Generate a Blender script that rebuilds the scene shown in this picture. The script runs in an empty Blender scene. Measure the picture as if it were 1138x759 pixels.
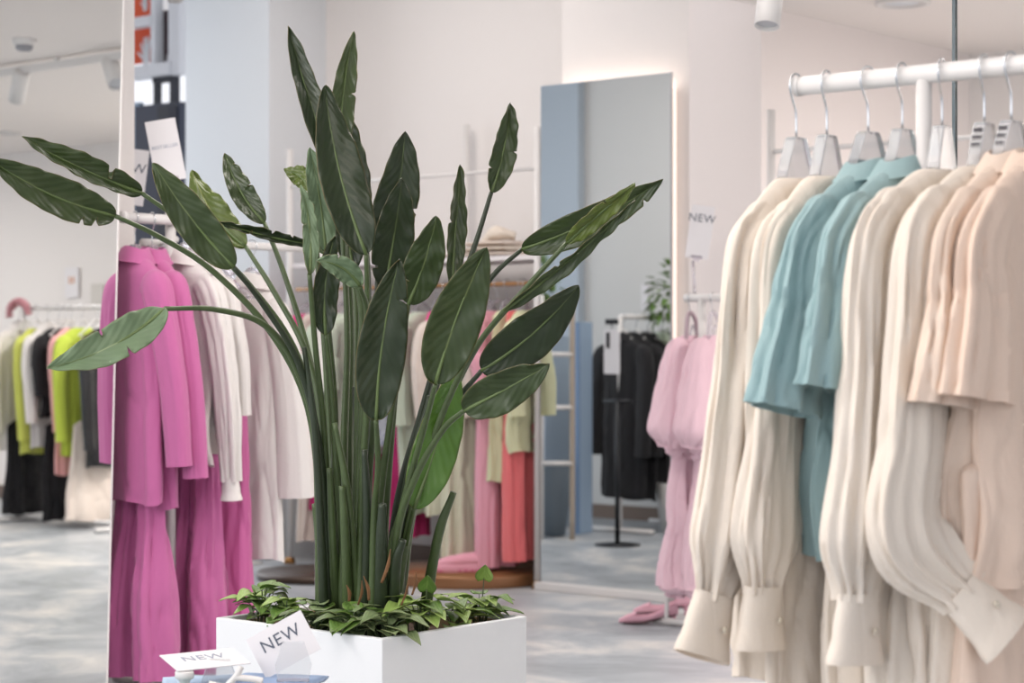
import bpy, bmesh, math, random
from mathutils import Vector, Matrix, noise
PI = math.pi
COL = bpy.context.scene.collection
F = 2250.0; HC = 1.12; HOR = 386.0
ANG = math.radians(49.7); S_, C_ = math.sin(ANG), math.cos(ANG)
U = Vector((-S_, C_, 0)); V = Vector((C_, S_, 0)); Z = Vector((0, 0, 1))

def W(u, v, z=0.0):            # shop plan coordinates: u runs along the back wall, v towards it
    return U*u + V*v + Z*z
def at(x, y, d):               # point seen at a pixel, at a given distance
    return Vector(((x-569)/F*d, d, HC+(HOR-y)/F*d))
def u_at(x, v):
    r = (x-569)/F
    return v*(C_-S_*r)/(S_+C_*r)
def v_at(x, u):
    r = (x-569)/F
    return u*(S_+C_*r)/(C_-S_*r)
ROT_V = ANG                    # local X along V
ROT_U = ANG+PI/2               # local X along U

# ------------------------------------------------------------------ materials
MATS = {}
def nodes(name):
    m = bpy.data.materials.new(name); m.use_nodes = True
    nt = m.node_tree; b = nt.nodes['Principled BSDF']
    return m, nt, b
def lin(c):
    return tuple((x/255/12.92 if x/255 <= .04045 else ((x/255+.055)/1.055)**2.4) for x in c)+(1,)
def plain(name, rgb, rough=.5, metal=0, bump=0, bscale=60, coat=0, spec=None, var=0):
    if name in MATS: return MATS[name]
    m, nt, b = nodes(name); c = lin(rgb)
    b.inputs['Base Color'].default_value = c; b.inputs['Roughness'].default_value = rough
    b.inputs['Metallic'].default_value = metal; b.inputs['Coat Weight'].default_value = coat
    tc = nt.nodes.new('ShaderNodeTexCoord')
    n = nt.nodes.new('ShaderNodeTexNoise'); n.inputs['Scale'].default_value = bscale; n.inputs['Detail'].default_value = 4
    nt.links.new(tc.outputs['Object'], n.inputs['Vector'])
    if bump:
        bp = nt.nodes.new('ShaderNodeBump'); bp.inputs['Strength'].default_value = bump; bp.inputs['Distance'].default_value = .01
        nt.links.new(n.outputs['Fac'], bp.inputs['Height']); nt.links.new(bp.outputs['Normal'], b.inputs['Normal'])
    mx = nt.nodes.new('ShaderNodeMix'); mx.data_type = 'RGBA'
    mx.inputs['A'].default_value = tuple(x*(1-var) for x in c[:3])+(1,); mx.inputs['B'].default_value = tuple(min(1, x*(1+var)) for x in c[:3])+(1,)
    nt.links.new(n.outputs['Fac'], mx.inputs['Factor']); nt.links.new(mx.outputs['Result'], b.inputs['Base Color'])
    MATS[name] = m; return m
def fabric(name, rgb, rough=.85, transl=.2, sheen=.15, weave=.25, crinkle=.3, wscale=420):
    if name in MATS: return MATS[name]
    m, nt, b = nodes(name); c = lin(rgb)
    b.inputs['Roughness'].default_value = rough
    b.inputs['Sheen Weight'].default_value = sheen; b.inputs['Sheen Roughness'].default_value = .6
    b.inputs['Specular IOR Level'].default_value = .25
    tc = nt.nodes.new('ShaderNodeTexCoord')
    mp = nt.nodes.new('ShaderNodeMapping'); mp.inputs['Scale'].default_value = (1, 1, .35)
    nt.links.new(tc.outputs['Object'], mp.inputs['Vector'])
    n1 = nt.nodes.new('ShaderNodeTexNoise'); n1.inputs['Scale'].default_value = 26; n1.inputs['Detail'].default_value = 5; n1.inputs['Distortion'].default_value = .6
    nt.links.new(mp.outputs['Vector'], n1.inputs['Vector'])
    n2 = nt.nodes.new('ShaderNodeTexNoise'); n2.inputs['Scale'].default_value = wscale; n2.inputs['Detail'].default_value = 2
    nt.links.new(tc.outputs['Object'], n2.inputs['Vector'])
    mul = nt.nodes.new('ShaderNodeMath'); mul.operation = 'MULTIPLY'; mul.inputs[1].default_value = .06*weave
    nt.links.new(n2.outputs['Fac'], mul.inputs[0])
    mul2 = nt.nodes.new('ShaderNodeMath'); mul2.operation = 'MULTIPLY_ADD'; mul2.inputs[1].default_value = crinkle
    nt.links.new(n1.outputs['Fac'], mul2.inputs[0]); nt.links.new(mul.outputs[0], mul2.inputs[2])
    bp = nt.nodes.new('ShaderNodeBump'); bp.inputs['Strength'].default_value = .55; bp.inputs['Distance'].default_value = .03
    nt.links.new(mul2.outputs[0], bp.inputs['Height']); nt.links.new(bp.outputs['Normal'], b.inputs['Normal'])
    mx = nt.nodes.new('ShaderNodeMix'); mx.data_type = 'RGBA'
    mx.inputs['A'].default_value = tuple(x*.93 for x in c[:3])+(1,); mx.inputs['B'].default_value = tuple(min(1, x*1.06) for x in c[:3])+(1,)
    nt.links.new(n2.outputs['Fac'], mx.inputs['Factor']); nt.links.new(mx.outputs['Result'], b.inputs['Base Color'])
    if transl:
        tr = nt.nodes.new('ShaderNodeBsdfTranslucent'); tr.inputs['Color'].default_value = (c[0], c[1]*.88, c[2]*.72, 1)
        ms = nt.nodes.new('ShaderNodeMixShader'); ms.inputs[0].default_value = transl
        nt.links.new(b.outputs[0], ms.inputs[1]); nt.links.new(tr.outputs[0], ms.inputs[2])
        nt.links.new(ms.outputs[0], nt.nodes['Material Output'].inputs['Surface'])
    MATS[name] = m; return m
def glassy(name, rgb=(235, 238, 240), rough=.08, trans=.85, ior=1.3):
    if name in MATS: return MATS[name]
    m, nt, b = nodes(name)
    b.inputs['Base Color'].default_value = lin(rgb); b.inputs['Roughness'].default_value = rough
    b.inputs['Transmission Weight'].default_value = trans; b.inputs['IOR'].default_value = ior
    MATS[name] = m; return m
def emit(name, rgb, s):
    if name in MATS: return MATS[name]
    m, nt, b = nodes(name)
    b.inputs['Base Color'].default_value = lin(rgb); b.inputs['Emission Color'].default_value = lin(rgb); b.inputs['Emission Strength'].default_value = s
    MATS[name] = m; return m
def mirror_mat():
    if 'mirror' in MATS: return MATS['mirror']
    m, nt, b = nodes('silvered mirror'); b.inputs['Base Color'].default_value = (.86, .885, .885, 1)
    b.inputs['Metallic'].default_value = 1; b.inputs['Roughness'].default_value = .0
    MATS['mirror'] = m; return m
def wall_mat(name, rgb):
    return plain(name, rgb, .75, 0, .06, 90, 0, None, .015)
def floor_mat():
    m, nt, b = nodes('polished concrete')
    tc = nt.nodes.new('ShaderNodeTexCoord')
    mp = nt.nodes.new('ShaderNodeMapping'); mp.inputs['Rotation'].default_value = (0, 0, .5); mp.inputs['Scale'].default_value = (1, 1.25, 1)
    nt.links.new(tc.outputs['Object'], mp.inputs['Vector'])
    n = nt.nodes.new('ShaderNodeTexNoise'); n.inputs['Scale'].default_value = 1.7; n.inputs['Detail'].default_value = 9; n.inputs['Roughness'].default_value = .66; n.inputs['Distortion'].default_value = .5
    nt.links.new(mp.outputs['Vector'], n.inputs['Vector'])
    r = nt.nodes.new('ShaderNodeValToRGB')
    e = r.color_ramp.elements; e[0].position = .34; e[0].color = lin((140, 145, 150)); e[1].position = .68; e[1].color = lin((216, 212, 207))
    k = e.new(.5); k.color = lin((168, 173, 178))
    nt.links.new(n.outputs['Fac'], r.inputs['Fac']); nt.links.new(r.outputs['Color'], b.inputs['Base Color'])
    n2 = nt.nodes.new('ShaderNodeTexNoise'); n2.inputs['Scale'].default_value = 9; n2.inputs['Detail'].default_value = 6
    nt.links.new(mp.outputs['Vector'], n2.inputs['Vector'])
    mr = nt.nodes.new('ShaderNodeMapRange'); mr.inputs['To Min'].default_value = .28; mr.inputs['To Max'].default_value = .5
    nt.links.new(n2.outputs['Fac'], mr.inputs['Value']); nt.links.new(mr.outputs['Result'], b.inputs['Roughness'])
    bp = nt.nodes.new('ShaderNodeBump'); bp.inputs['Strength'].default_value = .08; bp.inputs['Distance'].default_value = .01
    nt.links.new(n2.outputs['Fac'], bp.inputs['Height']); nt.links.new(bp.outputs['Normal'], b.inputs['Normal'])
    return m
def leaf_mat(name, dark, light, rib, gloss=.38):
    if name in MATS: return MATS[name]
    m, nt, b = nodes(name)
    uv = nt.nodes.new('ShaderNodeUVMap'); uv.uv_map = 'UVMap'
    sp = nt.nodes.new('ShaderNodeSeparateXYZ'); nt.links.new(uv.outputs[0], sp.inputs[0])
    def math_(op, a, bb=None, c=None):
        q = nt.nodes.new('ShaderNodeMath'); q.operation = op
        for i, x in enumerate((a, bb, c)):
            if x is None: continue
            if isinstance(x, (int, float)): q.inputs[i].default_value = x
            else: nt.links.new(x, q.inputs[i])
        return q.outputs[0]
    d = math_('ABSOLUTE', math_('SUBTRACT', sp.outputs[0], .5))           # distance from the midrib
    tc = nt.nodes.new('ShaderNodeTexCoord')
    n = nt.nodes.new('ShaderNodeTexNoise'); n.inputs['Scale'].default_value = 9; n.inputs['Detail'].default_value = 5
    nt.links.new(tc.outputs['Object'], n.inputs['Vector'])
    ph = math_('MULTIPLY_ADD', d, 34.0, math_('MULTIPLY', sp.outputs[1], 210.0))
    vein = math_('SINE', math_('MULTIPLY_ADD', n.outputs['Fac'], 4.0, ph))
    mx = nt.nodes.new('ShaderNodeMix'); mx.data_type = 'RGBA'
    mx.inputs['A'].default_value = lin(dark); mx.inputs['B'].default_value = lin(light)
    f = math_('MULTIPLY_ADD', vein, .045, math_('MULTIPLY', n.outputs['Fac'], .9))
    f.node.use_clamp = True
    nt.links.new(f, mx.inputs['Factor'])
    ribf = math_('SUBTRACT', .8, math_('MULTIPLY', d, 30.0)); ribf.node.use_clamp = True
    mx2 = nt.nodes.new('ShaderNodeMix'); mx2.data_type = 'RGBA'; mx2.inputs['B'].default_value = lin(rib)
    nt.links.new(ribf, mx2.inputs['Factor']); nt.links.new(mx.outputs['Result'], mx2.inputs['A'])
    edge = math_('MULTIPLY', math_('SUBTRACT', d, .478), 45.0); edge.node.use_clamp = True
    mx3 = nt.nodes.new('ShaderNodeMix'); mx3.data_type = 'RGBA'; mx3.inputs['B'].default_value = lin((128, 108, 62))
    nt.links.new(math_('MULTIPLY', edge, n.outputs['Fac']), mx3.inputs['Factor']); nt.links.new(mx2.outputs['Result'], mx3.inputs['A'])
    nt.links.new(mx3.outputs['Result'], b.inputs['Base Color'])
    b.inputs['Roughness'].default_value = gloss
    bp = nt.nodes.new('ShaderNodeBump'); bp.inputs['Strength'].default_value = .2; bp.inputs['Distance'].default_value = .0016
    nt.links.new(vein, bp.inputs['Height']); nt.links.new(bp.outputs['Normal'], b.inputs['Normal'])
    tr = nt.nodes.new('ShaderNodeBsdfTranslucent'); tr.inputs['Color'].default_value = lin((120, 150, 50))
    ms = nt.nodes.new('ShaderNodeMixShader'); ms.inputs[0].default_value = .12
    nt.links.new(b.outputs[0], ms.inputs[1]); nt.links.new(tr.outputs[0], ms.inputs[2])
    nt.links.new(ms.outputs[0], nt.nodes['Material Output'].inputs['Surface'])
    MATS[name] = m; return m

# ------------------------------------------------------------------ mesh helpers
def catmull(pts, n):
    pts = [Vector(p) for p in pts]
    if len(pts) == 2: return [pts[0].lerp(pts[1], i/(n-1)) for i in range(n)]
    P = [pts[0]*2-pts[1]]+pts+[pts[-1]*2-pts[-2]]
    out = []; m = len(pts)-1
    for i in range(n):
        t = i/(n-1)*m; k = min(int(t), m-1); f = t-k
        a, b, c, d = P[k], P[k+1], P[k+2], P[k+3]
        out.append(.5*((2*b)+(c-a)*f+(2*a-5*b+4*c-d)*f*f+(3*b-a-3*c+d)*f**3))
    return out
def interp(xs, t):
    n = len(xs)-1; k = min(int(t*n), n-1); f = t*n-k
    f = f*f*(3-2*f)
    return xs[k]*(1-f)+xs[k+1]*f
class MB:
    def __init__(s): s.v = []; s.f = []; s.uv = {}
    def add(s, vs, fs):
        o = len(s.v); s.v += [Vector(p) for p in vs]; s.f += [tuple(i+o for i in f) for f in fs]; return o
    def box(s, c, size, ax=None):
        c = Vector(c); ax = ax or (Vector((1, 0, 0)), Vector((0, 1, 0)), Z)
        h = [q/2 for q in size]
        vs = [c+ax[0]*(h[0]*i)+ax[1]*(h[1]*j)+ax[2]*(h[2]*k) for i in (-1, 1) for j in (-1, 1) for k in (-1, 1)]
        s.add(vs, [(0, 1, 3, 2), (4, 6, 7, 5), (0, 4, 5, 1), (2, 3, 7, 6), (0, 2, 6, 4), (1, 5, 7, 3)]); return s
    def tube(s, pts, r, n=14, rows=None, cap=True, fold=None, rb=None, ref=None):
        rows = rows or len(pts); P = catmull(pts, rows) if rows != len(pts) else [Vector(p) for p in pts]
        rr = r if isinstance(r, (list, tuple)) else [r, r]
        rbb = rr if rb is None else (rb if isinstance(rb, (list, tuple)) else [rb, rb])
        ref = Vector(ref) if ref else None
        N = None; base = len(s.v)
        for i, p in enumerate(P):
            T = (P[min(i+1, rows-1)]-P[max(i-1, 0)]).normalized()
            if ref:
                B = (ref-T*ref.dot(T)).normalized(); N = B.cross(T)
            else:
                if N is None:
                    q = Vector((0, 0, 1)) if abs(T.z) < .9 else Vector((0, 1, 0))
                    N = q.cross(T).normalized()
                else: N = (N-T*N.dot(T)).normalized()
                B = T.cross(N)
            t = i/(rows-1); a = interp(rr, t); b = interp(rbb, t)
            for j in range(n):
                th = 2*PI*j/n; d = fold(th, t) if fold else 0
                s.v.append(p+N*(math.cos(th)*(a+d))+B*(math.sin(th)*(b+d)))
        for i in range(rows-1):
            for j in range(n):
                k = (j+1) % n
                s.f.append((base+i*n+j, base+i*n+k, base+(i+1)*n+k, base+(i+1)*n+j))
        if cap:
            s.f.append(tuple(base+j for j in range(n))[::-1]); s.f.append(tuple(base+(rows-1)*n+j for j in range(n)))
        return s
    def lathe(s, prof, c=(0, 0, 0), n=32, axis=None, close=False):
        c = Vector(c); ax = axis or (Vector((1, 0, 0)), Vector((0, 1, 0)), Z); b = len(s.v)
        for r, z in prof:
            for j in range(n):
                th = 2*PI*j/n
                s.v.append(c+ax[0]*(r*math.cos(th))+ax[1]*(r*math.sin(th))+ax[2]*z)
        for i in range(len(prof)-1):
            for j in range(n):
                k = (j+1) % n; s.f.append((b+i*n+j, b+i*n+k, b+(i+1)*n+k, b+(i+1)*n+j))
        return s
    def prism(s, poly, y0, y1, c=(0, 0, 0), ax=None):   # polygon in local XZ, extruded along Y
        c = Vector(c); ax = ax or (Vector((1, 0, 0)), Vector((0, 1, 0)), Z); n = len(poly)
        vs = [c+ax[0]*x+ax[1]*y+ax[2]*z for y in (y0, y1) for x, z in poly]
        fs = [tuple(range(n)), tuple(range(2*n-1, n-1, -1))]+[(i, i+n, (i+1) % n+n, (i+1) % n) for i in range(n)]
        s.add(vs, fs); return s
    def build(s, name, mat, parent=None, origin=None, smooth=True, solid=0, bevel=0, subd=0, uvf=None, auto=None):
        me = bpy.data.meshes.new(name); o = Vector(origin) if origin else Vector()
        me.from_pydata([tuple(p-o) for p in s.v], [], s.f); me.validate(); me.update()
        bm = bmesh.new(); bm.from_mesh(me); bmesh.ops.recalc_face_normals(bm, faces=bm.faces); bm.to_mesh(me); bm.free()
        if s.uv:
            l = me.uv_layers.new(name='UVMap')
            for lp in me.loops: l.data[lp.index].uv = s.uv.get(lp.vertex_index, (0.5, 0.5))
        me.materials.append(mat)
        if smooth: me.polygons.foreach_set('use_smooth', [True]*len(me.polygons))
        ob = bpy.data.objects.new(name, me); COL.objects.link(ob)
        if parent: ob.parent = parent
        elif origin: ob.location = o
        if bevel:
            b = ob.modifiers.new('b', 'BEVEL'); b.width = bevel; b.segments = 3; b.limit_method = 'ANGLE'; b.angle_limit = .6
        if smooth and auto:
            for e in me.edges: pass
        if subd:
            q = ob.modifiers.new('s', 'SUBSURF'); q.levels = subd; q.render_levels = subd
        if solid:
            q = ob.modifiers.new('t', 'SOLIDIFY'); q.thickness = solid; q.offset = 0
            if smooth and not s.uv: q = ob.modifiers.new('e', 'EDGE_SPLIT'); q.split_angle = 1.1
        return ob
def thing(name, label, cat, loc=(0, 0, 0), rotz=0, group=None):
    o = bpy.data.objects.new(name, None); COL.objects.link(o); o.empty_display_size = .05
    o.location = loc; o.rotation_euler = (0, 0, rotz); o['label'] = label; o['category'] = cat
    if group: o['group'] = group
    return o
def tag(o, label, cat, group=None):
    o['label'] = label; o['category'] = cat
    if group: o['group'] = group
    return o
def struct(name, mb, m, parent=None, **k):
    o = mb.build(name, m, parent, smooth=False, **k)
    if not parent: o['kind'] = 'structure'
    return o
def dup(root, loc, rotz, label, group=None):
    r = root.copy(); COL.objects.link(r); r.location = loc; r.rotation_euler = (0, 0, rotz); r['label'] = label
    if group: r['group'] = group
    for ch in list(root.children):
        c = ch.copy(); COL.objects.link(c); c.parent = r
        for g in ch.children:
            d = g.copy(); COL.objects.link(d); d.parent = c
    return r
UVZ = (U, V, Z)
def wbox(mb, u0, u1, v0, v1, z0, z1):
    return mb.box(W((u0+u1)/2, (v0+v1)/2, (z0+z1)/2), (abs(u1-u0), abs(v1-v0), abs(z1-z0)), UVZ)
def text_mesh(name, s, size, mat, parent, loc=(0, 0, 0), rot=(0, 0, 0), align='CENTER', space=1.0):
    c = bpy.data.curves.new(name, 'FONT'); c.body = s; c.size = size; c.align_x = align; c.align_y = 'CENTER'; c.extrude = .0004; c.space_character = space
    o = bpy.data.objects.new(name, c); COL.objects.link(o)
    me = bpy.data.meshes.new_from_object(o); bpy.data.objects.remove(o)
    me.name = name; me.materials.clear(); me.materials.append(mat)
    q = bpy.data.objects.new(name, me); COL.objects.link(q); q.parent = parent; q.location = loc; q.rotation_euler = rot
    return q
def basis(o, c, x, z):      # object frame with local X and Z given
    x = Vector(x).normalized(); z = Vector(z); z = (z-x*z.dot(x)).normalized(); y = z.cross(x)
    m = Matrix((x, y, z)).transposed().to_4x4(); m.translation = Vector(c); o.matrix_world = m

# colours
PAINT = wall_mat('white wall paint', (226, 221, 218))
CEIL = wall_mat('ceiling paint', (232, 226, 222))
WHITE_METAL = plain('white powder coated steel', (216, 213, 211), .4, 0, .02, 200)
CHROME = plain('chrome', (205, 208, 212), .18, 1)
CLEAR = glassy('clear acrylic', (240, 241, 243), .06, .8, 1.35)
CLEARP = glassy('clear plastic', (236, 232, 238), .12, .82, 1.3)
CARD = plain('card stock', (224, 221, 223), .6)
INK = plain('grey printing ink', (86, 92, 106), .7)
INK2 = plain('pale printing ink', (146, 152, 168), .7)
# ------------------------------------------------------------------ the room
struct('floor', wbox(MB(), -6, 12.5, -3, 10.5, -.1, 0), floor_mat())
wb = MB(); wbox(wb, 5.85, 8.0, 7.75, 7.9, 0, 3.7); struct('wall_back', wb, PAINT)
struct('wall_mirror_pier', wbox(MB(), 5.07, 5.91, 7.33, 8.2, 0, 3.7), PAINT)
struct('wall_window_pier', wbox(MB(), 7.9, 8.57, 7.33, 8.6, 0, 3.7), wall_mat('pier daylight tint', (214, 217, 220)))  # slightly blue: cool window light is put into this colour
struct('wall_corner_pier', wbox(MB(), 4.7, 5.07, 7.16, 9.0, 0, 3.7), wall_mat('corner paint', (232, 224, 221)))
struct('wall_far', wbox(MB(), -6, 4.75, 9.0, 9.15, 0, 3.7), PAINT)
struct('wall_left', wbox(MB(), 5.09, 8.3, 3.3, 3.95, 0, 3.7), wall_mat('left wall paint', (206, 205, 203)))
struct('wall_left_return', wbox(MB(), 8.3, 11.5, 3.25, 4.02, 0, 3.7), wall_mat('blue grey paint', (176, 186, 196)))
struct('wall_strip', wbox(MB(), 5.5, 5.56, 4.0, v_at(149.5, 5.5), 0, 3.7), PAINT)
# lower ceiling over the sales floor on the right, higher ceiling on the left
struct('ceiling', wbox(MB(), -6, 4.7, 1.2, 9.05, 2.55, 2.75), CEIL)
cm = MB(); wbox(cm, 4.7, 12.5, -.5, 10.4, 3.62, 3.8); struct('ceiling_high', cm, CEIL)
skirt = plain('bronze skirting', (112, 96, 86), .45, .3)
struct('baseboard_far', wbox(MB(), -6, 4.7, 8.985, 9.0, 0, .1), skirt)
struct('baseboard_window_pier', wbox(MB(), 7.885, 8.58, 7.315, 7.33, 0, .09), skirt)
struct('baseboard_back', wbox(MB(), 5.91, 7.9, 7.735, 7.75, 0, .09), skirt)
struct('baseboard_left', wbox(MB(), 5.5, 8.28, 3.95, 3.965, 0, .09), skirt)

# shop window, upper left
glass_pane = glassy('window glass', (252, 253, 253), 0, 1, 1.01)
frame_m = plain('window frame paint', (222, 224, 228), .5)
wv = 8.5
def wx(x): return u_at(x, wv)
def wz(x, y): 
    Y = C_*wx(x)+S_*wv
    return HC+(HOR-y)/F*Y
win = MB()
wbox(win, wx(207), wx(195), wv-.06, wv+.02, wz(200, 84), 3.7)
wbox(win, wx(198), wx(150), wv-.07, wv+.03, wz(180, 86), wz(180, 72))
wbox(win, wx(179), wx(174), wv-.05, wv+.02, wz(178, 74), 3.7)
wbox(win, wx(176), wx(140), wv-.05, wv+.02, wz(160, 31), wz(160, 20))
w1 = struct('window_1', win, frame_m)
struct('pane', wbox(MB(), wx(205), wx(130), wv+.0, wv+.008, .1, 3.7), glass_pane, w1)
dk = plain('dark window profile', (34, 38, 50), .5)
w2 = MB()
wbox(w2, wx(196), wx(172), wv-.02, wv+.03, wz(180, 92), wz(180, 85)); wbox(w2, wx(196), wx(191), wv-.02, wv+.03, wz(190, 116), wz(190, 86)); wbox(w2, wx(176), wx(173), wv-.02, wv+.03, wz(175, 116), wz(175, 86))
struct('window_2', w2, dk)
navy = plain('navy lacquer', (38, 46, 66), .4)
struct('door_1', wbox(MB(), wx(215), wx(166), wv-.12, wv-.04, 0, wz(185, 118)), navy)
d2 = MB(); wbox(d2, wx(214), wx(202), wv-.2, wv-.12, 0, wz(207, 121)); struct('trim_1', d2, plain('navy door jamb', (24, 28, 42), .4))
bg = MB(); wbox(bg, wx(168), wx(120), wv-.1, wv-.06, 0, wz(160, 116)); struct('trim_2', bg, plain('blue grey glass film', (150, 172, 194), .3))
# posters in the window: bold orange sheets with a white open hand
def hand(mb, c, s, axx, axz, axy):
    # palm and five spread fingers, flat print
    def blob(p0, p1, r0, r1):
        n = 10; p0 = Vector((p0[0], 0, p0[1])); p1 = Vector((p1[0], 0, p1[1])); d = (p1-p0).normalized(); q = Vector((-d.z, 0, d.x)); pts = []
        for i in range(n+1): a = PI/2+PI*i/n; pts.append(p0+d*(math.cos(a)*r0)+q*(math.sin(a)*r0))
        for i in range(n+1): a = -PI/2+PI*i/n; pts.append(p1+d*(math.cos(a)*r1)+q*(math.sin(a)*r1))
        mb.prism([(p.x*s, p.z*s) for p in pts], -.001, .001, c, (axx, axy, axz))
    blob((0, -.6), (0, -.15), .34, .36)
    for a, b, r in (((-.26, 0), (-.48, .62), .1), ((-.1, .1), (-.16, .95), .11), ((.08, .1), (.12, 1.0), .11), ((.24, .05), (.4, .8), .1), ((-.28, -.35), (-.75, .05), .1)):
        blob(a, b, r, r*.8)
def poster(label, x0, x1, y0, y1, col, hx, hy, hs, off):
    x0 -= 6; x1 -= 4; hx -= 5; y0 -= 1
    cu = (wx(x0)+wx(x1))/2; ww = abs(wx(x0)-wx(x1)); z0, z1 = wz(x0, y1), wz(x0, y0)
    t = thing('poster', label, 'poster', W(cu, wv+off, z0)); o = t.location
    wbox(MB(), wx(x0), wx(x1), wv+off, wv+off+.004, z0, z1).build('sheet', plain('print '+col[0], col[1], .6), t, o, smooth=False)
    h = MB(); hand(h, W(wx(hx), wv+off-.003, wz(hx, hy)), hs, -U, Z, V); h.build('printed_hand', plain('white print', (235, 236, 240), .6), t, o, smooth=False)
poster('orange poster with a white open hand, lower one in the upper left window', 148, 172, 32, 71, ('orange', (226, 84, 40)), 161, 58, .10, .05)
poster('orange and white poster cut by the top edge of the photo', 148, 175, -30, 19, ('orange2', (236, 92, 44)), 160, 2, .06, .05)
poster('dark maroon poster with a pale hand beside the orange ones', 179, 195, 12, 74, ('maroon', (58, 28, 40)), 187, 66, .05, .05)

# glass partition behind the cream rack with its dark green edge
gp = thing('glass_partition', 'clear glass partition with a thin dark edge behind the cream clothes rack', 'glass partition', W(3.0, 4.3, 0))
o = gp.location
gu = u_at(1061, 4.3)
wbox(MB(), gu-1.6, gu-.004, 4.296, 4.304, 0, 2.55).build('pane', glass_pane, gp, o, smooth=False)
wbox(MB(), gu-.004, gu+.004, 4.294, 4.306, 0, 2.55).build('edge', plain('dark glass edge', (34, 62, 74), .3), gp, o, smooth=False)

# wall mirror of the left wall end
e_v = v_at(127, 5.0)
mt = thing('wall_mirror', 'tall frameless mirror at the left edge reflecting the coloured clothes rack', 'mirror', W(5.0, e_v, 0)); o = mt.location
def quad(mb, pts, off):
    n = [Vector(p) for p in pts]; mb.add(n+[p+off for p in n], [(0, 1, 2, 3), (7, 6, 5, 4), (0, 4, 5, 1), (1, 5, 6, 2), (2, 6, 7, 3), (3, 7, 4, 0)])
zb, zt = 0.0, 2.9; tilt = .030
q = MB(); quad(q, [W(5.0, e_v-.8, zb), W(5.0, e_v-tilt*1.12, zb), W(5.0, e_v+tilt*1.78, zt), W(5.0, e_v-.8, zt)], U*.006); q.build('mirror_glass', mirror_mat(), mt, o, smooth=False)
q = MB(); quad(q, [W(4.999, e_v-tilt*1.12, zb), W(4.999, e_v-tilt*1.12+.006, zb), W(4.999, e_v+tilt*1.78+.006, zt), W(4.999, e_v+tilt*1.78, zt)], U*.02); q.build('polished_edge', plain('polished glass edge', (232, 228, 226), .2), mt, o, smooth=False)
q = MB(); quad(q, [W(5.007, e_v-.8, zb), W(5.007, e_v-tilt*1.12, zb), W(5.007, e_v+tilt*1.78, zt), W(5.007, e_v-.8, zt)], U*.05); q.build('backing_board', plain('backing', (220, 218, 216), .6), mt, o, smooth=False)

# dressing mirror with the light behind it
mu1, mu0 = u_at(601, 7.24), u_at(745.5, 7.24)
mt = thing('dressing_mirror', 'tall backlit frameless mirror on the back wall beside the pastel clothes', 'mirror', W((mu0+mu1)/2, 7.24, 0)); o = mt.location
mz0, mz1 = .03, 2.33
wbox(MB(), mu0, mu1, 7.24, 7.246, mz0, mz1).build('mirror_glass', mirror_mat(), mt, o, smooth=False)
wbox(MB(), mu0+.04, mu1-.04, 7.247, 7.325, mz0+.05, mz1-.06).build('backing_box', plain('backing', (220, 218, 216), .6), mt, o, smooth=False)
wbox(MB(), mu0-.004, mu0, 7.236, 7.25, mz0, mz1).build('edge_trim', plain('satin edge', (200, 202, 206), .3, .8), mt, o, smooth=False)
wbox(MB(), mu0-.01, mu1+.01, 7.20, 7.25, 0.0, .035).build('base_rail', WHITE_METAL, mt, o, smooth=False, bevel=.005)
wbox(MB(), mu0+.05, mu1-.05, 7.29, 7.32, mz1-.058, mz1-.05).build('light_strip', emit('warm led strip', (255, 236, 224), 6), mt, o, smooth=False)
wbox(MB(), mu0+.028, mu0+.036, 7.29, 7.32, .1, mz1-.06).build('light_strip', emit('dim led strip', (255, 236, 224), .8), mt, o, smooth=False)

# ceiling fittings
def spot(label, p, aim, r=.043, L=.15, drop=.08, group=None, lit=False):
    p = Vector(p); t = thing('track_spotlight', label, 'spotlight', p, 0, group)
    d = Vector(aim).normalized(); x = d.orthogonal().normalized(); ax = (x, d.cross(x), d)
    MB().lathe([(0, 0), (r*.9, 0), (r, .006), (r, L), (r*.9, L), (r*.86, L-.015)], (0, 0, -drop)-d*(L*.4) if False else Vector((0, 0, -drop))-d*(L*.4), 28, ax).build('lamp_head', WHITE_METAL, t)
    MB().lathe([(0, L-.012), (r*.86, L-.012)], Vector((0, 0, -drop))-d*(L*.4), 28, ax).build('lens', emit('lamp lens lit', (255, 250, 240), 9) if lit else plain('lens off', (190, 192, 196), .2), t)
    MB().tube([(0, 0, 0), (0, 0, -drop)], .009, 10).build('stem', WHITE_METAL, t)
    return t
spot('white cylinder spotlight at the top edge left of the cream clothes rack', at(856, -45, 6.3), (-.15, -.3, -1), .04, .16, .12)
spot('white cylinder spotlight at the top edge in front of the window', at(194, -44, 9.0), (0, 0, -1), .037, .14, .10)
def downlight(label, u, v, r=.11):
    p = W(u, v, 2.55); t = thing('downlight', label, 'downlight', p)
    MB().lathe([(r, 0), (r, -.012), (r*.8, -.014), (r*.74, .0), (r*.6, .0)], (0, 0, 0), 36).build('trim_ring', WHITE_METAL, t)
    MB().lathe([(0, -.004), (r*.62, -.004)], (0, 0, 0), 36).build('lens', plain('frosted lens', (214, 218, 224), .4), t)
pd = at(1003, 0, 1.43*F/384); downlight('large round recessed downlight at the top edge above the cream clothes', pd.dot(U), pd.dot(V), .115)
def m1(x, y, v):       # a point seen in the left mirror, given its v
    r = (x-569)/F; Y = v/(S_+C_*r); u = Y*(C_-S_*r); z = HC+(HOR-y)/F*Y
    return W(10.0-u, v, z)
tp = m1(0, 78, 6.16); tq = m1(131, 66, 6.16); t = thing('lighting_track', 'white ceiling light track reflected in the left mirror', 'light track', (tp+tq)/2)
MB().box((0, 0, 0), (4.2, .035, .035), UVZ).build('track_profile', WHITE_METAL, t, smooth=False)
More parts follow.
